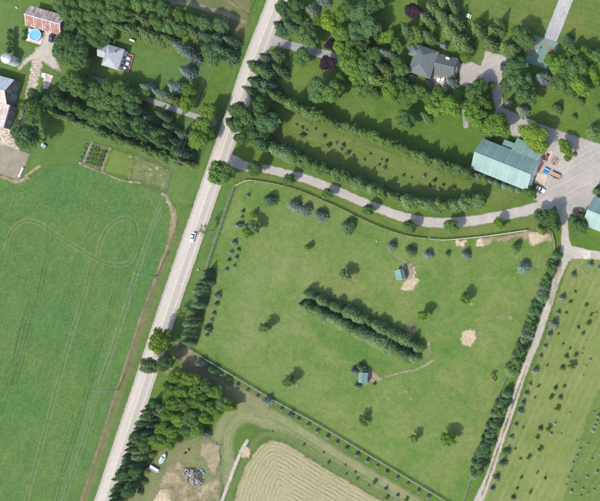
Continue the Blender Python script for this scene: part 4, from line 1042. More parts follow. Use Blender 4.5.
# --- bottom left
tree('Y', 161, 341, 11.5, 'lime tree overhanging road at lower left', None, 10)
tree('F', 150, 366, 9, 'pale thin-leaved tree overhanging the road below lime tree', None, 9)
tree('K', 166, 362, 8, 'dark tree between lime tree and the lower grove')
BG = [(178, 376, 8), (191, 378, 8.5), (172, 389, 8), (184, 391, 8.5), (197, 391, 8), (207, 386, 7), (215, 393, 7), (223, 402, 6.5), (231, 407, 5.5), (175, 403, 8), (188, 405, 8.5), (201, 403, 8), (212, 408, 7), (168, 415, 7.5), (181, 418, 8), (194, 418, 8), (206, 418, 7), (186, 430, 7), (198, 430, 6), (174, 431, 7.5), (163, 427, 7), (170, 443, 6.5), (158, 440, 6.5)]
BG = sorted(BG, key=lambda q: q[1])
for j, nm in ((0, 'top'), (1, 'middle'), (2, 'bottom')):
    sub = BG[j * 8:(j + 1) * 8]
    grove([(x, y, r, 'LLDLL'[i % 5]) for i, (x, y, r) in enumerate(sub)], '{n} leafy tree from the left in ' + nm + ' band of lower left grove', 'lower left leafy grove', 'L')
tree('B', 205, 434, 5, 'bluish shrub at lower edge of the leafy grove', None, 4, 'bush', 'garden_bush')
row('STSK', [(156, 402), (147, 416), (140, 430), (133, 446), (128, 463), (122, 480), (117, 497), (112, 512)], 6.0, 5.4, '{n} conifer from the top in dark row along lower road edge', 'dark row along the lower road', 7, .8)
row('STKS', [(164, 408), (156, 420), (149, 434), (142, 448), (138, 464), (133, 480), (128, 497)], 7.0, 5.4, '{n} tree from the top in second row back from lower road', 'second row back from the lower road', 7, 1.2)
for i, (x, y, r) in enumerate(((147, 470, 4), (144, 482, 3.5), (140, 492, 3.5), (152, 455, 4))):
    tree('Gs', x, y, r, f'{ordw(i+1)} low pale bush beside white trailer in lower yard', 'low bushes in the lower yard', 2, 'bush', 'yard_bush')

# sparse half-dead trees by the road
def dead_tree(x, y, h, lab, seed, leaves):
    g = random.Random(seed)
    e = empty('bare_tree', (*gx(x, y), 0), 0, lab, 'tree')
    check_label(lab)
    b = MB()
    b.tube([(0, 0, -.1), (.1, .05, h * .35), (-.1, .1, h * .7), (.05, 0, h)], [.16, .13, .08, .03], 7)
    tips = []
    for i in range(16):
        a = g.uniform(0, 6.28); z = h * g.uniform(.3, .95); L = h * g.uniform(.16, .36) * (1.2 - z / h * .6)
        p1 = (math.cos(a) * L * .5, math.sin(a) * L * .5, z + L * .25); p2 = (math.cos(a + .3) * L, math.sin(a + .3) * L, z + L * .55)
        b.tube([(0, 0, z), p1, p2], [.06, .045, .02], 5); tips.append(p2)
        for j in range(2):
            a2 = a + g.uniform(-.9, .9); q = (p1[0] + math.cos(a2) * L * .5, p1[1] + math.sin(a2) * L * .5, p1[2] + L * g.uniform(.1, .4))
            b.tube([p1, q], [.035, .015], 4); tips.append(q)
    b.build('trunk', m_bark_pale, e, True)
    gg = np.random.default_rng(seed); C = []
    for t in tips:
        if g.random() < leaves:
            C.append(np.array(t) + gg.normal(0, .45, (26, 3)))
    C = np.concatenate(C); m = len(C)
    A, B = frame(unit(gg.normal(0, 1, (m, 3)) + [0, 0, .8]), unit(gg.normal(0, 1, (m, 3))), gg.uniform(.25, .45, m), gg.uniform(.2, .35, m))
    cm = quads_mesh('crown', C, A, B)
    link('crown', cm, M_LEAF['Y'], e)
dead_tree(213.5, 231, 9.0, 'sparse half-bare tree leaning over road beside the white car', 5, .3)
dead_tree(186, 313, 6.0, 'thin twiggy tree at road edge above the lime tree', 9, .16)

# ------------------------------------------------------------------ fences
m_rail = plain('weathered_rail', (0.36, 0.325, 0.275), 0.9, var=0.25, scale=0.8)
m_rail_white = plain('pale_board', (0.50, 0.47, 0.41), 0.85, var=0.2, scale=0.8)
m_post = plain('fence_post_wood', (0.24, 0.205, 0.165), 0.95, var=0.3)
POST = MB().box(-.08, .08, -.08, .08, -.15, 1.4).box(-.1, .1, -.1, .1, 1.4, 1.44).mesh('post')
POST.materials.append(m_post)
def fence(label, pts, bay=2.6, rails=(0.4, 0.8, 1.2), mat=None, gap=0.0, group='post-and-rail fences round the paddock'):
    P = [Vector((*gx(*p), 0)) for p in along(pts, bay / S)]
    o = P[0]
    e = empty('paddock_fence', o, 0, label, 'fence', group)
    check_label(label)
    RM = MB().box(-.5, .5, -.03, .03, -.1, .1).mesh('rail'); RM.materials.append(mat or m_rail)
    for i, p in enumerate(P):
        q = link('post', POST, None, e); q.location = p - o
        d = (P[min(i + 1, len(P) - 1)] - P[max(i - 1, 0)])
        a = math.atan2(d.y, d.x); q.rotation_euler = (RNG.uniform(-.03, .03), RNG.uniform(-.03, .03), a)
        if i + 1 < len(P):
            d = P[i + 1] - p
            for z in rails:
                if RNG.random() < gap: continue
                r = link('rail', RM, None, e)
                r.location = (p + P[i + 1]) / 2 - o + Vector((math.sin(a) * .1, -math.cos(a) * .1, z + RNG.uniform(-.02, .02)))
                r.scale = (d.length * 1.02, 1, 1); r.rotation_euler = (0, RNG.uniform(-.012, .012), math.atan2(d.y, d.x))
fence('grey rail fence along lower left side of paddock, beside spruce row', [(190, 349), (240, 379), (275, 400), (320, 425), (380, 461), (440, 497), (468, 514)], rails=(.35, .8, 1.25))
fence('rail fence between road verge and paddock, behind west hedge', [(236, 186), (230.6, 200), (220.5, 230), (211, 258), (206, 276), (196, 310), (188, 340), (190, 349)], rails=(.35, .8, 1.25))
fence('rail fence following curve of gravel drive along paddock top', [(236, 186), (248, 180.5), (262, 182), (282, 185.5), (302, 191.5), (320, 199), (340, 208), (360, 218), (380, 227), (408, 236), (430, 239)], mat=m_rail)
fence('pale board fence between gravel drive and worn brown dirt', [(430, 239), (446, 240), (480, 237), (502.5, 234), (530, 230)], mat=m_rail_white, rails=(.35, .8, 1.25), gap=.06)
fence('rail fence half hidden by the hedge along farm lane', [(553, 234), (555.5, 250), (550, 268), (530, 325), (504, 385), (488, 432), (470, 484), (462, 508)])

# ------------------------------------------------------------------ buildings
def metal_roof(name, c, c2=None, rust=None, rough=.45, lo=.45, hi=.6, sc=.9):
    k = Mat(name)
    op = k.opos()
    n = k.noise(0.5, 4, .6, op)
    col = k.mix(k.mp(n, .35, .65), c, c2 or tuple(q * .85 for q in c))
    col = k.gain(col, k.mp(k.rnd(), 0, 1, .93, 1.07))
    st = k.noise(1.0, 4, .7, k.mapping(op, scale=(2.2, .25, 1)))
    col = k.gain(col, k.mp(st, .3, .7, .90, 1.12))
    bl = k.noise(.22, 5, .7, k.wpos())
    col = k.gain(col, k.mp(bl, .35, .7, 1.06, .86))
    if rust is not None:
        v = k.node('ShaderNodeCombineXYZ'); k.put(v.inputs[0], k.math('MULTIPLY', k.rnd(), 40.0))
        rn = k.noise(sc, 5, .7, k.mapping(op, scale=(1.4, .35, 1), loc=v.outputs[0]))
        col = k.mix(k.mp(rn, lo, hi), col, rust)
        rn2 = k.noise(2.5, 4, .7, op)
        col = k.gain(col, k.mp(rn2, .3, .7, .8, 1.15))
    return k.finish(col, rough, spec=.3)
m_teal = metal_roof('teal_metal_roof', (0.138, 0.212, 0.186), (0.155, 0.232, 0.204))
m_teal_cap = plain('teal_ridge_cap', (0.13, 0.21, 0.18), .5, var=.1)
m_rust = metal_roof('rusty_metal_roof', (0.40, 0.36, 0.35), (0.46, 0.42, 0.41), (0.215, 0.105, 0.082), .7, .30, .46)
m_rust2 = metal_roof('streaked_metal_roof', (0.42, 0.42, 0.43), (0.47, 0.46, 0.46), (0.25, 0.13, 0.10), .6, .38, .54)
m_silver = metal_roof('galvanised_roof', (0.36, 0.385, 0.41), (0.40, 0.42, 0.445), None, .4)
m_pinkrust = metal_roof('faded_rust_roof', (0.46, 0.42, 0.395), (0.50, 0.46, 0.43), (0.30, 0.185, 0.145), .7, .36, .62)
m_whitewall = plain('white_siding', (0.55, 0.55, 0.53), .7, var=.08)
m_greywall = plain('grey_barn_boards', (0.20, 0.20, 0.205), .9, var=.3, scale=2)
m_darkwall = plain('dark_barn_boards', (0.125, 0.125, 0.135), .9, var=.35, scale=1.5)
m_brick = plain('brown_brick_wall', (0.24, 0.16, 0.125), .9, var=.2, scale=4)
m_glass = plain('window_glass', (0.03, 0.035, 0.04), .12, var=.1, spec=.6)
m_frame = plain('white_trim', (0.62, 0.62, 0.6), .6, var=.06)
m_door = plain('barn_door_paint', (0.30, 0.31, 0.31), .7, var=.12)
def shingles(name, c):
    k = Mat(name)
    n = k.noise(1.0, 5, .7, k.mapping(k.opos(), scale=(.6, .6, 3)))
    n2 = k.noise(6, 3, .7, k.opos())
    col = k.gain(k.mix(k.mp(n, .35, .65), c, tuple(q * 1.22 for q in c)), k.mp(n2, .3, .7, .85, 1.15))
    return k.finish(col, .9, spec=.15)
m_shingle = shingles('dark_shingles', (0.083, 0.098, 0.092))
m_shingle2 = shingles('slate_grey_shingles', (0.078, 0.086, 0.086))
m_shingle_pale = shingles('pale_grey_shingles', (0.245, 0.255, 0.255))

def window(e, x, y, z, w, h, axis):
    """a window on a wall whose outside faces +x, -x, +y or -y (axis); x,y,z: centre of its foot"""
    s = 1 if axis[0] == '+' else -1
    def bx(b, d0, d1, a0, a1, z0, z1):
        if axis[1] == 'x': b.box(x + min(s * d0, s * d1), x + max(s * d0, s * d1), y + a0, y + a1, z0, z1)
        else: b.box(x + a0, x + a1, y + min(s * d0, s * d1), y + max(s * d0, s * d1), z0, z1)
        return b
    wn_ = bx(MB(), .004, .03, -w / 2, w / 2, z, z + h).build('window', m_glass, e)
    f = MB()
    for a0, a1, z0, z1 in ((-w / 2 - .1, w / 2 + .1, z - .1, z), (-w / 2 - .1, w / 2 + .1, z + h, z + h + .1), (-w / 2 - .1, -w / 2, z, z + h), (w / 2, w / 2 + .1, z, z + h), (-.03, .03, z, z + h)):
        bx(f, .0, .06, a0, a1, z0, z1)
    f.build('frame', m_frame, wn_)
def door(e, x, y, w, h, axis, mat=None):
    s = 1 if axis[0] == '+' else -1
    if axis[1] == 'x':
        d = MB().box(x + min(0, s * .05), x + max(0, s * .05), y - w / 2, y + w / 2, .02, h).build('door', mat or m_door, e)
        MB().box(x + min(s * .05, s * .1), x + max(s * .05, s * .1), y + w * .32, y + w * .38, h * .45, h * .52).build('handle', m_glass, d)
    else:
        d = MB().box(x - w / 2, x + w / 2, y + min(0, s * .05), y + max(0, s * .05), .02, h).build('door', mat or m_door, e)
        MB().box(x + w * .32, x + w * .38, y + min(s * .05, s * .1), y + max(s * .05, s * .1), h * .45, h * .52).build('handle', m_glass, d)

def gable(name, label, cat, cx, cy, he, L, Wd, rise, ang, mats, wall, npan, oh=.4, capmat=None, off=0.0, group=None, seam=None):
    """gabled building; (cx, cy): photo pixel of the middle of the eaves; ang: direction of the ridge; off shifts the ridge sideways"""
    wx, wy = W(cx, cy, he)
    e = empty(name, (wx, wy, 0), ang, label, cat, group); check_label(label)
    yr = off; zr = he + rise
    b = MB()
    x0, x1, y0, y1 = -L / 2, L / 2, -Wd / 2, Wd / 2
    b.add([(x0, y0, -.1), (x0, y1, -.1), (x0, y1, he), (x0, yr, zr - .08), (x0, y0, he), (x1, y0, -.1), (x1, y1, -.1), (x1, y1, he), (x1, yr, zr - .08), (x1, y0, he)],
          [(0, 1, 2, 3, 4), (9, 8, 7, 6, 5), (1, 6, 7, 2), (5, 0, 4, 9)])
    b.build('wall', wall, e)
    pw = (L + 2 * oh) / npan
    for s, m in ((-1, mats[0]), (1, mats[1])):
        yw = (y1 if s > 0 else y0)
        run = abs(yw - yr); sl = rise / run
        ye = yw + s * oh; ze = he - oh * sl
        me = MB().hexa([(-pw / 2 + .012, yr + s * .02, zr), (pw / 2 - .012, yr + s * .02, zr), (pw / 2 - .012, ye, ze), (-pw / 2 + .012, ye, ze),
                        (-pw / 2 + .012, yr + s * .02, zr + .07), (pw / 2 - .012, yr + s * .02, zr + .07), (pw / 2 - .012, ye, ze + .07), (-pw / 2 + .012, ye, ze + .07)]).mesh('roof_panel')
        me.materials.append(m)
        sm = MB().hexa([(-.05, yr + s * .03, zr + .05), (.05, yr + s * .03, zr + .05), (.05, ye, ze + .05), (-.05, ye, ze + .05),
                        (-.05, yr + s * .03, zr + .13), (.05, yr + s * .03, zr + .13), (.05, ye, ze + .13), (-.05, ye, ze + .13)]).mesh('roof_seam')
        sm.materials.append(seam or m)
        for i in range(npan):
            o = link('roof_panel', me, None, e); o.location = (-L / 2 - oh + pw * (i + .5), 0, 0)
            if i:
                o = link('roof_seam', sm, None, e); o.location = (-L / 2 - oh + pw * i, 0, 0)
    MB().hexa([(x0 - oh, yr - .22, zr + .03), (x1 + oh, yr - .22, zr + .03), (x1 + oh, yr + .22, zr + .03), (x0 - oh, yr + .22, zr + .03),
               (x0 - oh, yr - .08, zr + .16), (x1 + oh, yr - .08, zr + .16), (x1 + oh, yr + .08, zr + .16), (x0 - oh, yr + .08, zr + .16)]).build('ridge_cap', capmat or mats[1], e)
    return e

def ang(dx, dy): return math.atan2(-dy, dx)

# rusty barn beside the pool
e = gable('rusty_barn', 'long barn with rust-streaked metal roof above the round pool', 'barn', 45.7, 20.6, 3.4, 16.2, 8.4, 1.7, ang(36, 10.2), (m_rust, m_rust2), m_greywall, 8, .3, m_silver)
m_pale_strip = plain('pale_roof_strip', (0.42, 0.40, 0.39), .6, var=.15)
for i in range(5):
    x = -7.9 + i * 3.95
    for s in (-1, 1):
        MB().hexa([(x - .13, s * .2, 5.1 - .2 * .4 + .03), (x + .13, s * .2, 5.1 - .2 * .4 + .03), (x + .13, s * 4.5, 3.28 + .06), (x - .13, s * 4.5, 3.28 + .06),
                   (x - .13, s * .2, 5.26 - .08), (x + .13, s * .2, 5.26 - .08), (x + .13, s * 4.5, 3.44), (x - .13, s * 4.5, 3.44)]).build('roof_batten', m_pale_strip, e)
door(e, 8.1, 0, 2.6, 2.8, '+x'); window(e, 8.1, 2.8, 1.2, .9, .9, '+x'); window(e, 8.1, -2.8, 1.2, .9, .9, '+x')
for x in (-5, -2, 1, 4): window(e, x, -4.2, 1.1, 1.0, 1.0, '-y')
# long barn at the left edge
e = gable('long_barn', 'old barn with silver and rusty roof at left edge, below round bin', 'barn', -8.5, 87.5, 3.8, 17, 11.6, 2.6, ang(36, 10.2), (m_pinkrust, m_silver), m_darkwall, 8, .3, m_silver)
door(e, 8.5, -1.5, 2.8, 3.0, '+x', m_greywall); window(e, 8.5, 2.6, 1.4, 1.0, 1.0, '+x'); window(e, 8.5, 0.6, 3.9, .9, .9, '+x')
# its lower extension
wxa, wya = W(-6, 113, 3.8)
MBx = MB()
ex = empty('barn_extension', (wxa, wya, 0), ang(36, 10.2), 'low rusty-roofed extension below the old barn at left edge', 'barn'); check_label(ex['label'])
MB().box(-7.4, 5.6, -5.1, 5.2, -.1, 3.6).build('wall', m_darkwall, ex)
pm = MB().hexa([(-.68, -5.4, 3.62), (.68, -5.4, 3.62), (.68, 5.3, 4.0), (-.68, 5.3, 4.0), (-.68, -5.4, 3.7), (.68, -5.4, 3.7), (.68, 5.3, 4.08), (-.68, 5.3, 4.08)]).mesh('roof_panel'); pm.materials.append(m_pinkrust)
for i in range(10):
    o = link('roof_panel', pm, None, ex); o.location = (-7.0 + 1.38 * i, 0, .0)
MB().box(5.92, 6.06, -5.45, 5.35, 3.55, 4.12).build('roof_edge_trim', m_pale_strip, ex)
window(ex, 5.6, -2, 1.2, 1.2, 1.0, '+x'); window(ex, 5.6, 2, 1.2, 1.2, 1.0, '+x')
# round bin
wx, wy = W(6, 58.2, 4.2)
e = empty('grain_bin', (wx, wy, 0), 0, 'round white metal bin with domed roof above old barn', 'grain bin'); check_label(e['label'])
m_bin = plain('galvanised_bin', (0.44, 0.46, 0.48), .5, .2, var=.08)
prof = [(2.25, -.1)]
for i in range(12): prof += [(2.25, i * .34 + .02), (2.2, i * .34 + .17)]
MB().lathe(prof + [(2.25, 4.1)], 28).build('bin_wall', m_bin, e, True)
MB().lathe([(2.4, 4.11), (2.3, 4.3), (1.9, 4.75), (1.2, 5.2), (.5, 5.42), (.3, 5.45), (.28, 5.7), (.05, 5.75)], 28).build('bin_roof', m_bin, e, True)
for k in range(10):
    a = k * .628
    MB().tube([(2.34 * math.cos(a), 2.34 * math.sin(a), 4.3), (1.9 * math.cos(a), 1.9 * math.sin(a), 4.79), (1.2 * math.cos(a), 1.2 * math.sin(a), 5.24), (.5 * math.cos(a), .5 * math.sin(a), 5.46)], .04, 5).build('roof_rib', m_bin, e)
MB().box(2.2, 2.34, -.4, .4, .1, 1.9).build('door', m_greywall, e)

def hip(mb, L, Wd, he, rise, ridge, oh=.45, cx=0, cy=0, th=.12):
    """hip roof slab: eaves rectangle, ridge along x"""
    x, y = L / 2 + oh, Wd / 2 + oh; r = ridge / 2; z = he; zr = he + rise
    lo = [(cx - x, cy - y, z - th), (cx + x, cy - y, z - th), (cx + x, cy + y, z - th), (cx - x, cy + y, z - th)]
    up = [(cx - x, cy - y, z), (cx + x, cy - y, z), (cx + x, cy + y, z), (cx - x, cy + y, z), (cx - r, cy, zr), (cx + r, cy, zr)]
    mb.add(lo + up, [(3, 2, 1, 0), (0, 1, 5, 4), (1, 2, 6, 5), (2, 3, 7, 6), (3, 0, 4, 7), (4, 5, 9, 8), (5, 6, 9), (6, 7, 8, 9), (7, 4, 8)])
    return mb
# pale grey house
wx, wy = W(112.8, 57.1, 3.0)
e = empty('grey_house', (wx, wy, 0), ang(16.5, 5), 'pale grey hip-roofed house with small side wing on green lawn', 'house'); check_label(e['label'])
MB().box(-3.6, 3.6, -4.5, 4.5, -.1, 3.0).build('wall', m_whitewall, e)
rt = Matrix.Rotation(math.pi / 2, 4, 'Z')
hb = hip(MB(), 9.0, 7.2, 3.0, 2.0, 1.8, .35); hb.v = [tuple(rt @ Vector(q)) for q in hb.v]
rf = hb.build('roof', m_shingle_pale, e)
MB().box(1.2, 1.8, 2.2, 2.8, 3.6, 5.0).build('chimney', m_brick, rf)
wg = MB().box(-6.9, -3.6, -1.2, 3.4, -.1, 2.6).build('side_wing', m_whitewall, e)
MB().hexa([(-7.2, -1.5, 2.5), (-3.5, -1.5, 2.5), (-3.5, 1.1, 3.5), (-7.2, 1.1, 3.5), (-7.2, -1.5, 2.6), (-3.5, -1.5, 2.6), (-3.5, 1.1, 3.6), (-7.2, 1.1, 3.6)]).hexa([(-7.2, 1.1, 3.5), (-3.5, 1.1, 3.5), (-3.5, 3.7, 2.5), (-7.2, 3.7, 2.5), (-7.2, 1.1, 3.6), (-3.5, 1.1, 3.6), (-3.5, 3.7, 2.6), (-7.2, 3.7, 2.6)]).build('wing_roof', m_shingle_pale, wg)
window(e, 3.6, 1.5, 1.0, 1.2, 1.1, '+x'); window(e, 3.6, -2.2, 1.0, 1.2, 1.1, '+x'); door(e, 3.6, -.3, 1.0, 2.1, '+x', m_brick)
window(e, 1.2, -4.5, 1.0, 1.2, 1.1, '-y'); window(e, -1.6, -4.5, 1.0, 1.2, 1.1, '-y')
m_deckwood = plain('reddish_deck', (0.22, 0.125, 0.10), .9, var=.3, scale=2)
dk = MB().box(3.62, 6.6, -4.4, 4.0, -.1, .45).build('porch_deck', m_deckwood, e)
for i in range(7):
    MB().box(3.7 + i * .41, 4.05 + i * .41, -4.35, 3.95, .453, .49).build('plank', m_deckwood, dk)
m_cloth = plain('grey_blue_cloth', (0.36, 0.38, 0.42), .9, var=.15)
for i, (x, y, sx, sy, hh) in enumerate(((5.2, 1.6, .9, .7, 1.2), (5.4, -.8, .8, .8, 1.1), (4.9, -2.9, .7, .5, 1.2))):
    wv_ = e.matrix_basis @ Vector((x, y, .49))
    t_ = empty('porch_table', wv_, e.rotation_euler[2], ('topmost', 'middle', 'lowest')[i] + ' pale covered table on the grey house porch', 'table', 'covered tables on the porch'); check_label(t_['label'])
    MB().taper(-sx, sx, -sy, sy, hh - .5, hh - .42, .02, .02).build('table_top', m_cloth, t_)
    for ax in (-1, 1):
        for ay in (-1, 1): MB().box(ax * sx * .8 - .04, ax * sx * .8 + .04, ay * sy * .8 - .04, ay * sy * .8 + .04, 0, hh - .5).build('leg', m_frame, t_)

# main house: hip block and gabled block
wx, wy = W(423.5, 61.6, 3.4)
e = empty('main_house', (wx, wy, 0), ang(-9.4, 27.3) , 'dark grey hip-roofed house joined to a gabled wing among trees', 'house'); check_label(e['label'])
# local x runs down the picture along the long side
MB().box(-5.9, 5.9, -4.7, 4.7, -.1, 3.4).build('wall', m_brick, e)
rf = hip(MB(), 11.8, 9.4, 3.4, 2.5, 4.2, .5).build('roof', m_shingle, e)
MB().box(-1.6, -1.3, 1.6, 1.9, 4.9, 5.5).build('vent', m_greywall, rf); MB().box(3.0, 3.4, -1.6, -1.2, 4.6, 5.3).build('chimney', m_brick, rf)
bay = MB().box(-5.2, -1.2, -6.3, -4.72, -.1, 3.3).build('bay', m_brick, e)
hb = hip(MB(), 4.2, 5.6, 3.3, 1.7, .3, .35, -3.2, -4.4); hb.build('bay_roof', m_shingle, bay)
for x in (-3.6, 0, 3.2): window(e, x, 4.7, 1.0, 1.5, 1.2, '+y')
for y in (-2.4, 2.4): window(e, 5.9, y, 1.0, 1.6, 1.2, '+x')
e2 = gable('house_wing', 'dark grey gabled wing on right side of main house', 'house', 446.2, 66.3, 3.0, 8.2, 8.8, 1.9, ang(19.5, 4.8), (m_shingle2, m_shingle2), m_brick, 3, .4, m_shingle2)
door(e2, 4.1, 0, 2.6, 2.3, '+x', m_frame); window(e2, 4.1, 2.9, 1.1, 1.0, 1.1, '+x')
window(e2, 0, -4.4, 1.0, 1.6, 1.2, '-y')
ch = MB().box(-.2, 1.3, 2.9, 3.5, 3.2, 4.6).build('chimney', plain('salmon_brick', (0.46, 0.33, 0.27), .9), e2)
MB().box(-.3, 1.4, 2.8, 3.6, 4.6, 4.72).build('cap', m_frame, ch)
sh = gable('garden_shed', 'little dark grey shed behind the main house', 'shed', 443.3, 45.2, 2.2, 2.0, 2.2, .6, ang(19.5, 4.8), (m_shingle2, m_shingle2), m_greywall, 2, .15, m_shingle2)
door(sh, 1.0, 0, .8, 1.8, '+x')
sheet('house_patio', poly_sd([(433, 77), (452, 79), (450, 87), (441, 91), (432, 86)]), (428, 72, 458, 95), .4, plain('patio_paving', (0.26, 0.21, 0.175), .9, var=.2))
def table_set(x, y, label, a):
    t_ = empty('patio_table', (*gx(x, y), .1), a, label, 'table'); check_label(label)
    MB().taper(-.9, .9, -.5, .5, .7, .76, .03, .03).build('table_top', m_frame, t_)
    for ax in (-1, 1):
        for ay in (-1, 1): MB().box(ax * .75 - .04, ax * .75 + .04, ay * .38 - .04, ay * .38 + .04, 0, .7).build('leg', m_frame, t_)
    for s in (-1, 1):
        bn = MB().taper(-.9, .9, s * .95 - .18, s * .95 + .18, .4, .45, .02, .02).build('bench', m_frame, t_)
        for ax in (-.7, .7): MB().box(ax - .04, ax + .04, s * .95 - .1, s * .95 + .1, 0, .4).build('bench_leg', m_frame, bn)
table_set(439.5, 80.5, 'white table with benches on patio below main house', 1.2)
table_set(443.5, 80.8, 'second white table with benches, nearer house wing gable', .3)
table_set(469, 16.5, 'white picnic table in shade at the upper meadow edge', ang(-.35, .93))

# big teal barn
TA = ang(55.6, 22.4)
e = gable('teal_barn', 'large barn with teal metal gable roof beside gravel yard', 'barn', 504.8, 164.5, 4.2, 26.2, 13.6, 2.9, TA, (m_teal, m_teal), m_whitewall, 14, .4, m_teal_cap)
for y, w in ((-3.6, 3.2), (3.2, 3.2)): door(e, 13.1, y, w, 3.2, '+x', m_frame)
window(e, 13.1, 0, 4.2, 1.0, 1.0, '+x'); door(e, 13.1, -.1, 1.0, 2.1, '+x')
for x in (-9, -4.5, 0, 4.5, 9): window(e, x, -6.8, 1.4, 1.4, 1.0, '-y')
lt = MB().box(0.5, 13.1, 6.81, 12.6, -.1, 2.9).build('lean_to', m_whitewall, e)
pm = MB().hexa([(-.9, 7.1, 4.12), (.9, 7.1, 4.12), (.9, 13.1, 2.95), (-.9, 13.1, 2.95), (-.9, 7.1, 4.2), (.9, 7.1, 4.2), (.9, 13.1, 3.03), (-.9, 13.1, 3.03)]).mesh('roof_panel'); pm.materials.append(m_teal)
for i in range(7):
    o = link('lean_to_panel', pm, None, lt); o.location = (1.15 + 1.86 * i, 0, 0)
an = MB().box(-4.6, .3, 6.81, 10.2, -.1, 2.7).build('annex', m_whitewall, e)
MB().hexa([(-4.8, 6.9, 3.3), (.3, 6.9, 3.3), (.3, 10.5, 2.75), (-4.8, 10.5, 2.75), (-4.8, 6.9, 3.4), (.3, 6.9, 3.4), (.3, 10.5, 2.85), (-4.8, 10.5, 2.85)]).build('annex_roof', m_teal, an)
MB().box(-.3, .1, .3, .7, 6.9, 7.5).build('roof_vent', m_greywall, e)
window(e, 13.1, 9.6, 1.1, 1.4, 1.0, '+x')
# teal building at the right edge
e = gable('teal_shed', 'teal-roofed building cut off by the right edge of photo', 'barn', 611, 219.5, 4.0, 21, 13, 2.6, ang(.925, .38), (m_teal, m_teal), m_whitewall, 12, .4, m_teal_cap)
window(e, 0, -6.5, 1.3, 1.4, 1.0, '-y'); door(e, -10.5, 0, 3, 3, '-x', m_frame)
# paddock shelters
e = gable('horse_shelter', 'small teal-roofed horse shelter beside sand patch in paddock', 'shelter', 400, 274.8, 2.3, 4.0, 3.6, .9, ang(-1.9, -10), (m_teal, m_teal), m_greywall, 4, .25, m_teal_cap, off=-.9)
door(e, 0, -1.8, 1.6, 2.0, '-y', m_darkwall)
e = gable('hut', 'small teal-roofed hut among spruces below the double hedge', 'hut', 363, 377.8, 2.4, 4.2, 3.6, 1.0, ang(.9, -10.4), (m_teal, m_teal), m_greywall, 4, .25, m_teal_cap)
door(e, 0, -1.8, 1.2, 2.0, '-y', m_darkwall)
# troughs and tyre by the shelters
m_rubber = plain('tyre_rubber', (0.022, 0.022, 0.024), .9, var=.2)
def round_tub(x, y, r, h, mat, label, name='water_trough'):
    b = MB().lathe([(r * .9, -.05), (r, h), (r * .93, h), (r * .86, .08), (.02, .08)], 18)
    o = b.build(name, mat, None, True); o.location = (*gx(x, y), 0)
    check_label(label); return tag(o, label, 'trough')
m_tub = plain('pale_plastic_tub', (0.42, 0.45, 0.45), .6)
round_tub(404.3, 266.8, .85, .7, m_tub, 'pale round water trough behind the horse shelter')
tg = MB()
for k in range(20):
    a = 2 * math.pi * k / 20
    for q in range(6):
        b_ = 2 * math.pi * q / 6
        tg.v.append(((.75 + .2 * math.cos(b_)) * math.cos(a), (.75 + .2 * math.cos(b_)) * math.sin(a), .2 + .2 * math.sin(b_)))
for k in range(20):
    for q in range(6): tg.f.append((k * 6 + q, ((k + 1) % 20) * 6 + q, ((k + 1) % 20) * 6 + (q + 1) % 6, k * 6 + (q + 1) % 6))
o = tg.build('tyre_planter', m_frame, None, True); o.location = (*gx(364.5, 369.5), 0); tag(o, 'white painted tyre ring behind the lower hut', 'tyre'); check_label(o['label'])

# painted court
CA, CB, CD = (535, 35.5), (561, 43.5), (522.5, 61.5)
cc = [CA, CB, (CB[0] + CD[0] - CA[0], CB[1] + CD[1] - CA[1]), CD]
w_ = [Vector((*gx(*q), 0)) for q in cc]
ce = sum(w_, Vector()) / 4
e = empty('painted_court', ce, ang(26, 8), 'worn teal and red painted court at end of upper lane', 'court'); check_label(e['label'])
kc = Mat('court_paint')
pc = kc.mix(kc.mp(kc.noise(.5, 4, .65), .35, .65), (0.105, 0.180, 0.140), (0.14, 0.21, 0.17))
pc = kc.mix(kc.mp(kc.noise(.9, 5, .7), .56, .66, 0, .6), pc, (0.22, 0.20, 0.16))
m_court = kc.finish(kc.gain(pc, kc.mp(kc.noise(2.2, 4), .3, .7, .85, 1.1)), .85)
Lx, Ly = (w_[1] - w_[0]).length, (w_[3] - w_[0]).length
MB().taper(-Lx / 2, Lx / 2, -Ly / 2, Ly / 2, -.1, .2, .04, .04).build('court_slab', m_court, e)
m_courtred = plain('court_red_paint', (0.25, 0.125, 0.10), .9, var=.3, scale=1.5)
for (x0, x1, y0, y1) in ((-4.9, -3.2, .4, 4.4), (-.4, 1.8, 3.6, 4.9), (2.6, 4.6, 1.8, 3.6), (3.4, 5.2, -.2, 1.4), (-5.4, -3.6, -3.0, -.6), (-5.5, -5.0, .2, 5.0)):
    MB().taper(x0, x1, y0, y1, .201, .206, .1, .1).build('red_marking', m_courtred, e)
MB().tube([(-1.2, -.6, .2), (-1.2, -.6, 3.0)], .06, 8).build('hoop_post', m_greywall, e)
MB().box(-1.7, -.7, -.75, -.68, 2.5, 3.3).build('backboard', m_frame, e)

# pool
px, py = gx(36, 35.2)
sheet('pool_patio', poly_sd([(29, 28.5), (44.5, 33), (41, 45), (26, 40.5)]), (22, 24, 50, 50), .35, turf('patio_concrete', (0.40, 0.34, 0.29), (0.45, 0.385, 0.33), (0.33, 0.28, 0.23), s2=.5, edge=(.15, .25, .6)))
e = empty('round_pool', (*W(35.4, 34.8, .9), .03), 0, 'round blue swimming pool on pale patio beside rusty barn', 'pool'); check_label(e['label'])
m_poolwall = plain('pool_wall', (0.40, 0.47, 0.53), .5)
kw = Mat('pool_water')
m_water = kw.finish(kw.mix(kw.mp(kw.noise(1.2, 3), .35, .65), (0.10, 0.30, 0.42), (0.14, 0.36, 0.48)), .08, spec=.5)
MB().lathe([(2.55, -.05), (2.55, 1.0), (2.7, 1.02), (2.7, 1.08), (2.45, 1.08), (2.45, .6)], 32).build('pool_wall', m_poolwall, e, True)
MB().lathe([(2.44, .6), (2.44, .93), (.02, .935)], 32).build('water', m_water, e)
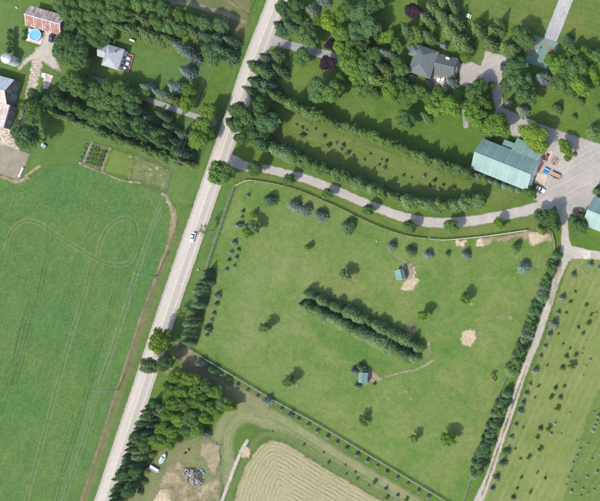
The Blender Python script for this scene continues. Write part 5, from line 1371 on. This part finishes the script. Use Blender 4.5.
MB().box(-3.4, -2.6, -.5, .5, 0, .9).box(-3.9, -3.4, -.5, .5, 0, .45).build('steps', m_poolwall, e)
for i, (x, y, a, lb) in enumerate(((29.5, 39.5, .4, 'white patio lounger at lower left of pool'), (41.5, 36, 1.3, 'white patio lounger at right of pool'), (31, 29.5, -.3, 'blue-grey patio lounger between pool and barn'))):
    t_ = empty('patio_lounger', (*gx(x, y), .02), a, lb, 'lounger', 'loungers round the pool'); check_label(lb)
    mt_ = m_cloth if i == 2 else m_frame
    MB().box(-.9, .4, -.33, .33, .3, .38).build('seat', mt_, t_); MB().hexa([(.4, -.33, .3), (1.0, -.33, .65), (1.0, .33, .65), (.4, .33, .3), (.4, -.33, .38), (.98, -.33, .73), (.98, .33, .73), (.4, .33, .38)]).build('backrest', mt_, t_)
    for ax in (-.8, .3):
        for ay in (-.28, .28): MB().box(ax - .03, ax + .03, ay - .03, ay + .03, 0, .3).build('leg', mt_, t_)

# ------------------------------------------------------------------ power line
m_pole = plain('pole_wood', (0.22, 0.205, 0.19), .9, var=.2)
m_wire = plain('aluminium_wire', (0.42, 0.43, 0.44), .5, .3, var=.05)
POLES = [(300, -128), (249, 15), (196, 167), (157.5, 276), (118.5, 389.5), (80, 502)]
PH = 12.6
pw_ = [Vector((*gx(*p), 0)) for p in POLES]
pl = ['beyond the top edge', 'beside the dirt track near the top edge', 'at the roadside end of the garden belt', 'at crop field edge beside the white car', 'at crop field edge, lowest in the photo', 'below the bottom edge']
arms = []
for i, p in enumerate(pw_):
    d = (pw_[min(i + 1, len(pw_) - 1)] - pw_[max(i - 1, 0)]); a = math.atan2(d.y, d.x)
    n_ = Vector((-math.sin(a), math.cos(a), 0))
    arms.append([p + n_ * o + Vector((0, 0, PH - .25 + (0.35 if o == 0 else 0))) for o in (-1.1, 0, 1.1)])
    if i in (0, 5): continue
    e = empty('utility_pole', p, a + math.pi / 2, 'wooden utility pole ' + pl[i], 'utility pole', 'utility poles along the road'); check_label(e['label'])
    MB().tube([(0, 0, -.2), (0, 0, PH)], [.17, .11], 10).build('pole', m_pole, e, True)
    MB().box(-1.3, 1.3, -.06, .06, PH - .55, PH - .42).build('crossarm', m_pole, e)
    for o in (-1.1, 1.1): MB().lathe([(.05, PH - .42), (.07, PH - .36), (.05, PH - .3), (.06, PH - .25)], 8, (o, 0, 0)).build('insulator', m_frame, e)
    MB().lathe([(.05, PH), (.07, PH + .04), (.04, PH + .1)], 8).build('insulator', m_frame, e)
    if i == 3: MB().lathe([(.25, PH - 2.2), (.28, PH - 2.1), (.28, PH - 1.3), (.2, PH - 1.2)], 12, (.42, 0, 0)).build('transformer', m_greywall, e)
for k, nm in enumerate(('nearest the road', 'in the middle', 'farthest from the road')):
    pts = []
    for i in range(len(pw_) - 1):
        A, B = arms[i][2 - k], arms[i + 1][2 - k]
        for t in np.linspace(0, 1, 13)[:-1]:
            q = A.lerp(B, t); q.z -= 4 * .9 * t * (1 - t); pts.append(q)
    pts.append(arms[-1][2 - k])
    o = MB().tube(pts, .011, 5).build('power_line', m_wire); tag(o, 'overhead power wire along road, the one ' + nm, 'power line', 'overhead wires'); check_label(o['label'])

# ------------------------------------------------------------------ vehicles
def paint(name, c): 
    k = Mat(name); return k.finish(k.gain(k.mix(0.0, c, c), k.mp(k.noise(3, 3, .5, k.opos()), .3, .7, .94, 1.06)), .3, spec=.5)
m_white_paint = paint('white_car_paint', (0.62, 0.63, 0.64)); m_dark_paint = paint('dark_blue_car_paint', (0.028, 0.035, 0.055)); m_blue_paint = paint('blue_car_paint', (0.03, 0.05, 0.13))
m_red = paint('red_machine_paint', (0.30, 0.075, 0.055)); m_orange = paint('orange_machine_paint', (0.42, 0.115, 0.065)); m_black = plain('black_steel', (0.03, 0.03, 0.032), .6)
m_rim = plain('wheel_rim', (0.40, 0.40, 0.41), .4, .5); m_lamp = plain('lamp_lens', (0.6, 0.6, 0.58), .2); m_tail = plain('tail_lens', (0.35, 0.03, 0.03), .3)
def wheel(e, x, y, r, w, rim=None):
    t = MB().wheel(x, y, r, w).build('wheel', m_rubber, e)
    MB().wheel(x, y + (w * .08 if y > 0 else -w * .08), r * .6, w).build('rim', rim or m_rim, t).location.z = r * .4
def car(x, y, head, label, pmat, L=4.5, Wd=1.8, suv=False):
    e = empty('parked_car' if 'parked' in label else 'car', (*gx(x, y), .135 if 'road' in label else .06), head, label, 'car'); check_label(label)
    h = L / 2; w = Wd / 2
    sec = [(-h, .72, .42, .62), (-h + .12, .92, .3, .85), (-h + .9, 1.0, .26, .95), (0, 1.0, .26, .93), (h - 1.0, 1.0, .26, .88), (h - .25, .93, .3, .72), (h, .7, .4, .58)]
    b = MB()
    for (sx, ws, z0, z1) in sec:
        ww = w * ws
        b.v += [(sx, -ww * .92, z0), (sx, -ww, (z0 + z1) / 2), (sx, -ww * .9, z1), (sx, ww * .9, z1), (sx, ww, (z0 + z1) / 2), (sx, ww * .92, z0)]
    for i in range(len(sec) - 1):
        for k in range(6): b.f.append((i * 6 + k, i * 6 + (k + 1) % 6, (i + 1) * 6 + (k + 1) % 6, (i + 1) * 6 + k))
    b.f += [(5, 4, 3, 2, 1, 0), tuple(range((len(sec) - 1) * 6, len(sec) * 6))]
    b.build('body', pmat, e)
    r0, r1 = (-h + .35 if suv else -h + .75), h - 1.35
    zt = 1.5 if not suv else 1.65
    gl = MB().hexa([(r0, -w * .86, .9), (r1, -w * .86, .88), (r1, w * .86, .88), (r0, w * .86, .9), (r0 + .55, -w * .68, zt - .03), (r1 - .75, -w * .68, zt - .03), (r1 - .75, w * .68, zt - .03), (r0 + .55, w * .68, zt - .03)])
    gl.build('windows', m_glass, e)
    MB().taper(r0 + .5, r1 - .7, -w * .70, w * .70, zt - .03, zt + .04, .08, .06).build('roof', pmat, e)
    for s in (-1, 1):
        for wx_ in (-h + .85, h - .9): wheel(e, wx_, s * (w - .12), .33, .22)
        MB().box(h - .14, h - .03, s * w * .55 - .16, s * w * .55 + .16, .52, .66).build('headlight', m_lamp, e)
        MB().box(-h + .0, -h + .1, s * w * .6 - .15, s * w * .6 + .15, .56, .74).build('tail_light', m_tail, e)
        MB().box(r1 - .45, r1 - .25, s * (w + .02) - .08, s * (w + .02) + .08, .92, 1.06).build('mirror', pmat, e)
    return e
car(194, 237.5, ang(-.33, 1) , 'white car driving on the road beside the paddock', m_white_paint)
car(53, 38.5, ang(-.36, .93), 'dark car parked at the corner of rusty barn', m_dark_paint, 4.3)
car(503, 67, ang(.1, -1), 'blue car parked under trees at right of gravel court', m_blue_paint, 4.2)
car(541, 189.5, ang(.8, .45), 'white car parked half under bush at teal barn corner', m_white_paint, 4.3)

def tractor(x, y, head, label, pmat, sc=1.0):
    e = empty('tractor', (*gx(x, y), .06), head, label, 'tractor'); check_label(label); e.scale = (sc, sc, sc)
    MB().taper(-.2, 1.6, -.32, .32, .7, 1.35, .05, .05).build('hood', pmat, e)
    MB().box(-1.2, 1.6, -.25, .25, .45, .7).build('chassis', m_black, e)
    for s in (-1, 1):
        wheel(e, -.8, s * .85, .75, .42, pmat); wheel(e, 1.25, s * .7, .42, .26, pmat)
        MB().hexa([(-1.45, s * .85 - .24, 1.3), (-.2, s * .85 - .24, 1.3), (-.2, s * .85 + .24, 1.3), (-1.45, s * .85 + .24, 1.3), (-1.25, s * .85 - .24, 1.58), (-.4, s * .85 - .24, 1.58), (-.4, s * .85 + .24, 1.58), (-1.25, s * .85 + .24, 1.58)]).build('fender', pmat, e)
        MB().tube([(.2, s * .5, 1.0), (1.4, s * .5, 1.2), (2.3, s * .5, .5)], .07, 6).build('loader_arm', pmat, e)
        MB().tube([(-1.2, s * .5, 1.2), (-1.25, s * .5, 2.3)], .05, 6).build('roll_bar_post', m_black, e)
    MB().tube([(-1.25, -.5, 2.3), (-1.25, .5, 2.3)], .05, 6).build('roll_bar', m_black, e)
    st = MB().box(-1.0, -.5, -.28, .28, 1.1, 1.22).build('seat', m_black, e); MB().box(-1.08, -.98, -.28, .28, 1.22, 1.6).build('seat_back', m_black, st)
    MB().tube([(.0, 0, 1.3), (-.25, 0, 1.55)], .03, 6).build('steering_column', m_black, e)
    MB().hexa([(2.2, -.85, .15), (2.75, -.85, .1), (2.75, .85, .1), (2.2, .85, .15), (2.15, -.85, .7), (2.3, -.85, .7), (2.3, .85, .7), (2.15, .85, .7)]).build('bucket', m_black, e)
    MB().tube([(.9, .2, 1.3), (.9, .2, 1.9)], .035, 6).build('exhaust', m_black, e)
tractor(579, 212.3, ang(-.92, -.38), 'orange tractor with front loader parked beside trees in yard', m_orange, 1.05)
tractor(546, 158.5, ang(.5, -.87), 'dark red tractor parked against the teal barn gable', m_red, .9)
# tine implement
e = empty('field_cultivator', (*gx(555, 162), .06), ang(.85, .5), 'salmon red field implement with tines, right of dark red tractor', 'farm implement'); check_label(e['label'])
m_salmon = paint('faded_red_paint', (0.36, 0.15, 0.115))
for y in (-1.1, 0, 1.1): MB().box(-1.6, 1.6, y - .06, y + .06, .7, .82).build('frame_bar', m_salmon, e)
for x in (-1.4, 1.4): MB().box(x - .06, x + .06, -1.3, 1.3, .825, .92).build('cross_bar', m_salmon, e)
MB().box(-.08, .08, 1.15, 2.6, .7, .82).build('drawbar', m_salmon, e)
for x in (-1.2, -.6, 0, .6, 1.2):
    for y in (-1.1, 0): MB().tube([(x, y, .7), (x, y - .25, .45), (x, y, .0)], .035, 5).build('tine', m_black, e)
for s in (-1, 1): wheel(e, .0, s * 1.35, .4, .22, m_salmon)
# red rake along the gable wall
e = empty('hay_rake', (*gx(541.5, 167.5), .06), ang(.5, -.87), 'long dark red rake parked along teal barn gable wall', 'farm implement'); check_label(e['label'])
MB().box(-2.0, 2.0, -.1, .1, .6, .8).build('frame_bar', m_red, e); MB().box(-2.0, 2.0, .5, .62, .5, .62).build('rear_bar', m_red, e)
for x in (-1.6, 0, 1.6): MB().box(x - .05, x + .05, .1, .5, .55, .65).build('strut', m_red, e)
for x in np.linspace(-1.8, 1.8, 9): MB().lathe([(.35, -.03), (.4, 0), (.35, .03)], 12, (x, .28, .4)).build('rake_wheel', m_red, e)
# trailers
m_plank = plain('orange_wood_plank', (0.36, 0.22, 0.145), .9, var=.2, scale=2)
def trailer(x, y, head, label, deck, rail, L=4.4, Wd=2.0, n=10):
    e = empty('trailer', (*gx(x, y), .05), head, label, 'trailer'); check_label(label)
    MB().box(-L / 2, L / 2, -Wd / 2, Wd / 2, .5, .58).build('frame', rail, e)
    pm = MB().box(-L / 2 / n + .01, L / 2 / n - .01, -Wd / 2 + .05, Wd / 2 - .05, .583, .63).mesh('plank'); pm.materials.append(deck)
    for i in range(n):
        o = link('plank', pm, None, e); o.location = (-L / 2 + L / n * (i + .5), 0, RNG.uniform(0, .012))
    for s in (-1, 1):
        MB().box(-L / 2, L / 2, s * Wd / 2 - .04 + s * .05, s * Wd / 2 + .04 + s * .05, .5, .95).build('side_rail', rail, e)
        wheel(e, -.4, s * (Wd / 2 + .2), .33, .2); wheel(e, .4, s * (Wd / 2 + .2), .33, .2)
    MB().tube([(L / 2, -.5, .5), (L / 2 + 1.1, 0, .45), (L / 2, .5, .5)], .05, 6).build('tongue', rail, e)
trailer(556, 175.5, ang(.87, .42), 'flat trailer with orange wood deck in the gravel yard', m_plank, m_black)
trailer(155, 468.5, ang(.83, .5), 'white flat trailer beside dark roadside trees in lower yard', m_frame, m_frame, 4.2, 1.5, 8)
# blue bin
e = empty('blue_bin', (*gx(546.8, 171.5), .05), ang(.87, .42), 'bright blue open plastic bin beside the wooden trailer', 'bin'); check_label(e['label'])
m_bluep = plain('bright_blue_plastic', (0.12, 0.34, 0.58), .5, var=.1)
for a0 in (((-1.3, 1.3, -1.2, -1.05), 0), ((-1.3, 1.3, 1.05, 1.2), 0), ((-1.3, -1.15, -1.05, 1.05), 0), ((1.15, 1.3, -1.05, 1.05), 0)):
    MB().box(*a0[0], .0, .9).build('side', m_bluep, e)
MB().box(-1.14, 1.14, -1.04, 1.04, .3, .4).build('floor', m_bluep, e); MB().box(-1.1, 1.1, -.2, .2, .41, .7).build('divider', m_blue_paint, e)
sheet('barn_apron', poly_sd([(537, 172), (548, 176), (545, 186), (534, 183)]), (530, 166, 554, 192), .35, turf('tan_pad', (0.40, 0.32, 0.235), (0.45, 0.36, 0.27), (0.33, 0.28, 0.21), edge=(.15, .25, .6)))
sheet('barn_apron', poly_sd([(546, 150), (553, 151), (551, 158), (544, 163)]), (540, 145, 558, 168), .35, bpy.data.materials['tan_pad'])
# boat and kayak
def hull(L, Wd, H, n=9):
    b = MB()
    for i in range(n):
        t = i / (n - 1); x = -L / 2 + L * t
        w = Wd / 2 * (1 - max(0, (t - .45) / .55) ** 2.2) * (.82 + .18 * min(1, t * 4)) + .02
        z = H * (1 + .25 * t * t)
        b.v += [(x, -w, z), (x, -w * .75, .15 + .3 * H * t ** 3), (x, 0, .0 + .45 * H * t ** 3), (x, w * .75, .15 + .3 * H * t ** 3), (x, w, z)]
    for i in range(n - 1):
        for k in range(5): b.f.append((i * 5 + k, i * 5 + (k + 1) % 5, (i + 1) * 5 + (k + 1) % 5, (i + 1) * 5 + k))
    b.f += [(4, 3, 2, 1, 0), tuple(range((n - 1) * 5, n * 5))]
    return b
m_cream = plain('cream_gelcoat', (0.55, 0.52, 0.40), .4, var=.06)
e = empty('motor_boat', (*gx(164.3, 458), .05), ang(.5, -.87), 'cream boat with blue cover standing in the lower yard', 'boat'); check_label(e['label'])
hull(4.8, 1.9, .9).build('hull', m_cream, e)
MB().taper(-1.9, .6, -.78, .3, .92, 1.12, .12, .12).build('cover', m_bluep, e)
MB().hexa([(.65, -.7, .95), (.75, -.7, .95), (.75, .7, .95), (.65, .7, .95), (.4, -.6, 1.35), (.45, -.6, 1.35), (.45, .6, 1.35), (.4, .6, 1.35)]).build('windscreen', m_glass, e)
MB().box(-2.65, -2.4, -.2, .2, .4, 1.25).build('outboard_motor', m_frame, e)
e = empty('kayak', (*gx(203.3, 471.8), .03), ang(.7, .7), 'small blue kayak lying right of the log pile', 'kayak'); check_label(e['label'])
hull(2.6, .7, .32).build('hull', m_bluep, e); MB().taper(-.5, .35, -.2, .2, .34, .42, .05, .05).build('cockpit', m_blue_paint, e)
for i, (x, y, m_, lb) in enumerate(((188.6, 450.4, m_salmon, 'faded red drum standing near grove edge'), (185.8, 453, m_black, 'black drum standing near grove edge'))):
    o = MB().lathe([(.42, -.02), (.45, .05), (.42, .32), (.45, .36), (.42, .62), (.45, .9), (.4, .93), (.38, .88)], 14).build('drum', m_, None, True); o.location = (*gx(x, y), .02); tag(o, lb, 'drum'); check_label(lb)
# log pile
e = empty('log_pile', (*gx(193.5, 476), .02), 0, 'heap of grey logs and branches in the lower yard', 'log pile'); check_label(e['label'])
m_log = [plain('grey_log', (0.27, 0.245, 0.225), .95, var=.3), plain('brown_log', (0.19, 0.145, 0.115), .95, var=.3), plain('bleached_log', (0.38, 0.35, 0.33), .95, var=.2)]
LM = []
for m_ in m_log:
    me = MB().tube([(-2, 0, 0), (-.7, .05, .02), (.8, -.04, .0), (2, .03, .02)], [.2, .19, .16, .12], 7).mesh('log'); me.materials.append(m_); LM.append(me)
for i in range(90):
    t = RNG.random(); o = link('log', LM[RNG.choice((0, 0, 1, 1, 2))], None, e)
    layer = i // 32
    o.location = ((RNG.uniform(-4.2, 4.2)) * (1 - .2 * layer), RNG.uniform(-3.2, 2.6) * (1 - .2 * layer), .2 + layer * .34 + RNG.uniform(0, .1))
    o.location.y -= o.location.x * .35
    o.rotation_euler = (0, RNG.uniform(-.08, .08), -1.15 + o.location.x * .10 + RNG.uniform(-.7, .7)); s_ = RNG.uniform(.35, .9); o.scale = (s_, RNG.uniform(.7, 1.3), RNG.uniform(.7, 1.2))
# tank, cart
e = empty('storage_tank', (*gx(133.5, 40.8), 0), ang(.93, .3), 'white oblong tank at upper edge of grey house lawn', 'tank'); check_label(e['label'])
b = MB().lathe([(.02, -1.15), (.3, -1.08), (.48, -.85), (.5, -.6), (.5, .6), (.48, .85), (.3, 1.08), (.02, 1.15)], 16); b.v = [(z, y, x + .72) for x, y, z in b.v]
b.build('tank_shell', m_frame, e, True)
for x in (-.65, .65): MB().box(x - .08, x + .08, -.35, .35, -.05, .35).build('leg', m_greywall, e)
MB().lathe([(.2, 1.2), (.2, 1.36), (.1, 1.4)], 10).build('valve_dome', m_frame, e)
e = empty('garden_cart', (*gx(45, 146.2), 0), ang(.8, .6), 'small white and blue cart beside big dark farmyard tree', 'cart'); check_label(e['label'])
MB().taper(-.9, .9, -.6, .6, .45, .85, -.08, -.08).build('tub', m_frame, e); MB().box(-.5, .95, -.5, .45, .86, .95).build('cover', plain('blue_tarp', (0.16, 0.26, 0.46), .6), e)
for s in (-1, 1): wheel(e, 0, s * .72, .3, .12)
MB().tube([(.9, 0, .5), (1.9, 0, .7)], .03, 6).build('handle', m_black, e)
# troughs and slabs in the farmyard
e = MB().taper(-2.2, 2.2, -.35, .35, -.05, .55, .06, .06).box(-2.3, 2.3, -.42, .42, .551, .6).build('feed_trough', plain('concrete_trough', (0.42, 0.41, 0.39), .9)); e.location = (*gx(22, 172.5), .02); e.rotation_euler = (0, 0, ang(-.4, .92)); tag(e, 'pale concrete feed trough at right edge of cattle pen', 'trough'); check_label(e['label'])
e = empty('concrete_slab', (*gx(47.5, 81.5), 0), ang(-.35, .93), 'pale broken concrete slab below the farmyard gravel', 'slab'); check_label(e['label'])
m_slab = plain('pinkish_concrete', (0.40, 0.33, 0.285), .9, var=.25, scale=.6)
for i, (x0, x1, y0, y1, z) in enumerate(((-3.4, -1.5, -1.9, 1.9, .3), (-1.45, .4, -1.9, 1.8, .26), (.45, 2.0, -1.2, 1.85, .28), (2.05, 3.6, -.9, 1.4, .22))):
    MB().taper(x0, x1, y0, y1, -.1, z, .05, .05).build('slab_piece', m_slab, e)
o = MB().taper(-1.1, .9, -1.0, 1.0, 0, .35, .1, .1).build('tarp_bundle', m_frame); o.location = (*gx(45, 75.5), .3); tag(o, 'white tarp bundle on top end of the concrete slab', 'tarp'); check_label(o['label'])
# loose stones
m_stone = plain('pale_stone', (0.31, 0.275, 0.22), .95, var=.3)
def stones(n, poly, rmin, rmax, name='stone_rubble'):
    fn = poly_sd(poly); b = MB(); bx_ = bb(poly, 0); c = 0
    ico = [Vector(v) for v in ((0, 0, 1), (.9, 0, .3), (.28, .85, .3), (-.72, .5, .3), (-.72, -.5, .3), (.28, -.85, .3), (.7, .5, -.4), (-.3, .8, -.4), (-.9, 0, -.4), (-.3, -.8, -.4), (.7, -.5, -.4))]
    fc = [(0, 1, 2), (0, 2, 3), (0, 3, 4), (0, 4, 5), (0, 5, 1), (1, 6, 2), (2, 7, 3), (3, 8, 4), (4, 9, 5), (5, 10, 1), (6, 7, 2), (7, 8, 3), (8, 9, 4), (9, 10, 5), (10, 6, 1)]
    while c < n:
        x, y = RNG.uniform(bx_[0], bx_[2]), RNG.uniform(bx_[1], bx_[3])
        if fn(np.array([[x, y]]))[0] > 0:
            r = RNG.uniform(rmin, rmax); g_x, g_y = gx(x, y); m3 = Matrix.Rotation(RNG.uniform(0, 6.28), 3, 'Z')
            b.add([Vector((g_x, g_y, .05)) + (m3 @ Vector((v.x * r * RNG.uniform(.8, 1.3), v.y * r, v.z * r * .7))) for v in ico], fc); c += 1
    return tag(b.build(name, m_stone), kind='stuff')
stones(170, [(33, 62), (42, 62), (40, 76), (36, 88), (28, 104), (25, 104), (28, 86)], .15, .55)
stones(90, [(-6, 127), (14, 128), (20, 116), (23, 112), (18, 138), (18, 148), (8, 146), (-6, 140)], .2, .6, 'straw_clods')
for (x, y, r, lb) in ((198.5, 269.5, .55, 'pale boulder on verge at top of west hedge'), (376.8, 241, .42, 'small white stone in paddock below the drive fence'), (66, 119.5, .4, 'pale stone at upper edge of field corner lawn'), (17, 7.5, .6, 'pinkish boulder on lawn left of rusty barn'), (80.5, 163, .5, 'pale stone at lower left garden corner')):
    b = MB().lathe([(.5 * r, -.1), (r, .1 * r), (.9 * r, .5 * r), (.5 * r, .85 * r), (.1 * r, .95 * r)], 9)
    b.v = [(x_ * RNG.uniform(.85, 1.2), y_ * RNG.uniform(.85, 1.2), z_) for x_, y_, z_ in b.v]
    o = b.build('boulder', m_stone, None, True); o.location = (*gx(x, y), 0); tag(o, lb, 'rock'); check_label(lb)
# concrete strip beside the hay field
sheet('concrete_strip', line_sd(smooth([(219, 509), (224, 496), (232, 474), (240, 454), (243.5, 447), (247.5, 440.5)], 4), 1.7), (212, 434, 254, 512), .35, turf('weathered_strip_concrete', (0.30, 0.275, 0.225), (0.36, 0.325, 0.27), (0.22, 0.205, 0.15), s1=0.1, s2=0.35, edge=(0.35, 0.6, 0.5), fine=0.25))
# garden rows
def veg(i, off, key, wd):
    a0 = np.array([88, 142.5]); d = np.array([-.36, .93]); n = np.array([.93, .33])
    p = a0 + n * off + d * 1.0; ln = 19.0
    g = np.random.default_rng(40 + i); m = 420
    t = g.uniform(0, ln, m); s = g.normal(0, wd * .35, m)
    Q = p + d * t[:, None] + n * s[:, None]
    C = np.stack([(Q[:, 0] - 300) * S, (250.5 - Q[:, 1]) * S, g.uniform(.1, .7, m) * (.6 + .4 * np.sin(t * 1.3 + i))], 1)
    A, B = frame(unit(g.normal(0, .6, (m, 3)) + [0, 0, 1]), unit(g.normal(0, 1, (m, 3))), g.uniform(.3, .55, m), g.uniform(.25, .45, m))
    o = link('vegetable_row', quads_mesh('vegetable_row', C, A, B), M_LEAF[key])
    lb = f'{ordw(i+1)} row of leafy vegetables from the farmyard side of the garden'
    tag(o, lb, 'vegetable row', 'vegetable rows in the garden'); check_label(lb)
for i, (o_, k_, w_) in enumerate(((0.5, 'T', 2.2), (6.5, 'B', 1.6), (10, 'D', 2.4), (13.5, 'L', 2.4), (17.5, 'T', 2.0), (20.5, 'D', 1.6))): veg(i, o_, k_, w_)

# ------------------------------------------------------------------ horses
m_coat = plain('bay_coat', (0.095, 0.045, 0.027), .7, var=.2); m_mane = plain('dark_mane', (0.02, 0.016, 0.014), .8)
def horse(x, y, head, label, graze):
    e = empty('horse', (*gx(x, y), .0), head, label, 'horse', 'horses in the paddock'); check_label(label); e.scale = (1.12, 1.2, 1.12)
    hd = .35 if graze else 1.75; nk = .95 if graze else 1.45
    V = [(-.75, 0, 1.18, .27, .30), (-.35, 0, 1.12, .28, .33), (.15, 0, 1.12, .28, .34), (.6, 0, 1.18, .24, .32), (.9, 0, (1.3 + nk) / 2, .14, .22), (1.25, 0, nk, .11, .17), (1.4, 0, hd + .1, .1, .14), (1.62, 0, hd - .18, .07, .09),
         (-.92, 0, 1.12, .1, .12), (-1.05, 0, .75, .07, .07)]
    E = [(0, 1), (1, 2), (2, 3), (3, 4), (4, 5), (5, 6), (6, 7), (0, 8), (8, 9)]
    for s in (-1, 1):
        b0 = len(V)
        V += [(-.68, s * .16, .85, .15, .17), (-.60, s * .17, .66, .1, .11), (-.80, s * .17, .42, .055, .06), (-.76, s * .17, .08, .05, .05), (-.70, s * .17, .02, .065, .06)]
        E += [(0, b0)] + [(b0 + k, b0 + k + 1) for k in range(4)]
        b0 = len(V)
        V += [(.56, s * .15, .85, .12, .13), (.56, s * .15, .48, .06, .065), (.57, s * .15, .1, .045, .045), (.62, s * .15, .02, .06, .06)]
        E += [(3, b0)] + [(b0 + k, b0 + k + 1) for k in range(3)]
    me = bpy.data.meshes.new('body'); me.from_pydata([v[:3] for v in V], E, []); me.materials.append(m_coat)
    o = link('body', me, None, e)
    o.modifiers.new('skin', 'SKIN'); 
    for i, v in enumerate(V): me.skin_vertices[0].data[i].radius = (v[3], v[4]); me.skin_vertices[0].data[i].use_root = (i == 1)
    sb = o.modifiers.new('sub', 'SUBSURF'); sb.levels = 1; sb.render_levels = 2
    MB().hexa([(.55, -.03, 1.42), (1.15, -.03, nk + .02), (1.15, .03, nk + .02), (.55, .03, 1.42), (.6, -.03, 1.58), (1.2, -.03, nk + .22), (1.2, .03, nk + .22), (.6, .03, 1.58)]).build('mane', m_mane, e)
    MB().tube([(-.95, 0, 1.2), (-1.1, 0, .95), (-1.1, 0, .5)], [.07, .1, .03], 7).build('tail', m_mane, e, True)
    for s in (-1, 1): MB().tube([(1.34, s * .07, hd + .2), (1.33, s * .09, hd + .36)], [.04, .01], 5).build('ear', m_coat, e)
horse(494, 373.8, ang(-.9, .3), 'upper of two brown horses grazing in the lower right paddock', True)
horse(495, 379, ang(-.5, -.85), 'lower of two brown horses grazing in the lower right paddock', True)


# ------------------------------------------------------------------ thin summer haze
hz = MB().box(-3600, 3600, -3600, 3600, -1.0, 352.0).build('haze', None)
tag(hz, kind='stuff')
hm = bpy.data.materials.new('summer_haze'); hm.use_nodes = True; hm.node_tree.nodes.clear()
ho = hm.node_tree.nodes.new('ShaderNodeOutputMaterial'); hv = hm.node_tree.nodes.new('ShaderNodeVolumePrincipled')
hv.inputs['Color'].default_value = (0.92, 0.95, 1.0, 1); hv.inputs['Density'].default_value = 0.00003; hv.inputs['Anisotropy'].default_value = 0.3
hm.node_tree.links.new(hv.outputs[0], ho.inputs['Volume'])
hz.data.materials.append(hm)

dups = [l for l, c in LABELS.items() if c > 1]
bad = [l for l in LABELS if not 4 <= len(l.split()) <= 16]
if dups or bad: print('LABEL PROBLEMS', dups, bad)
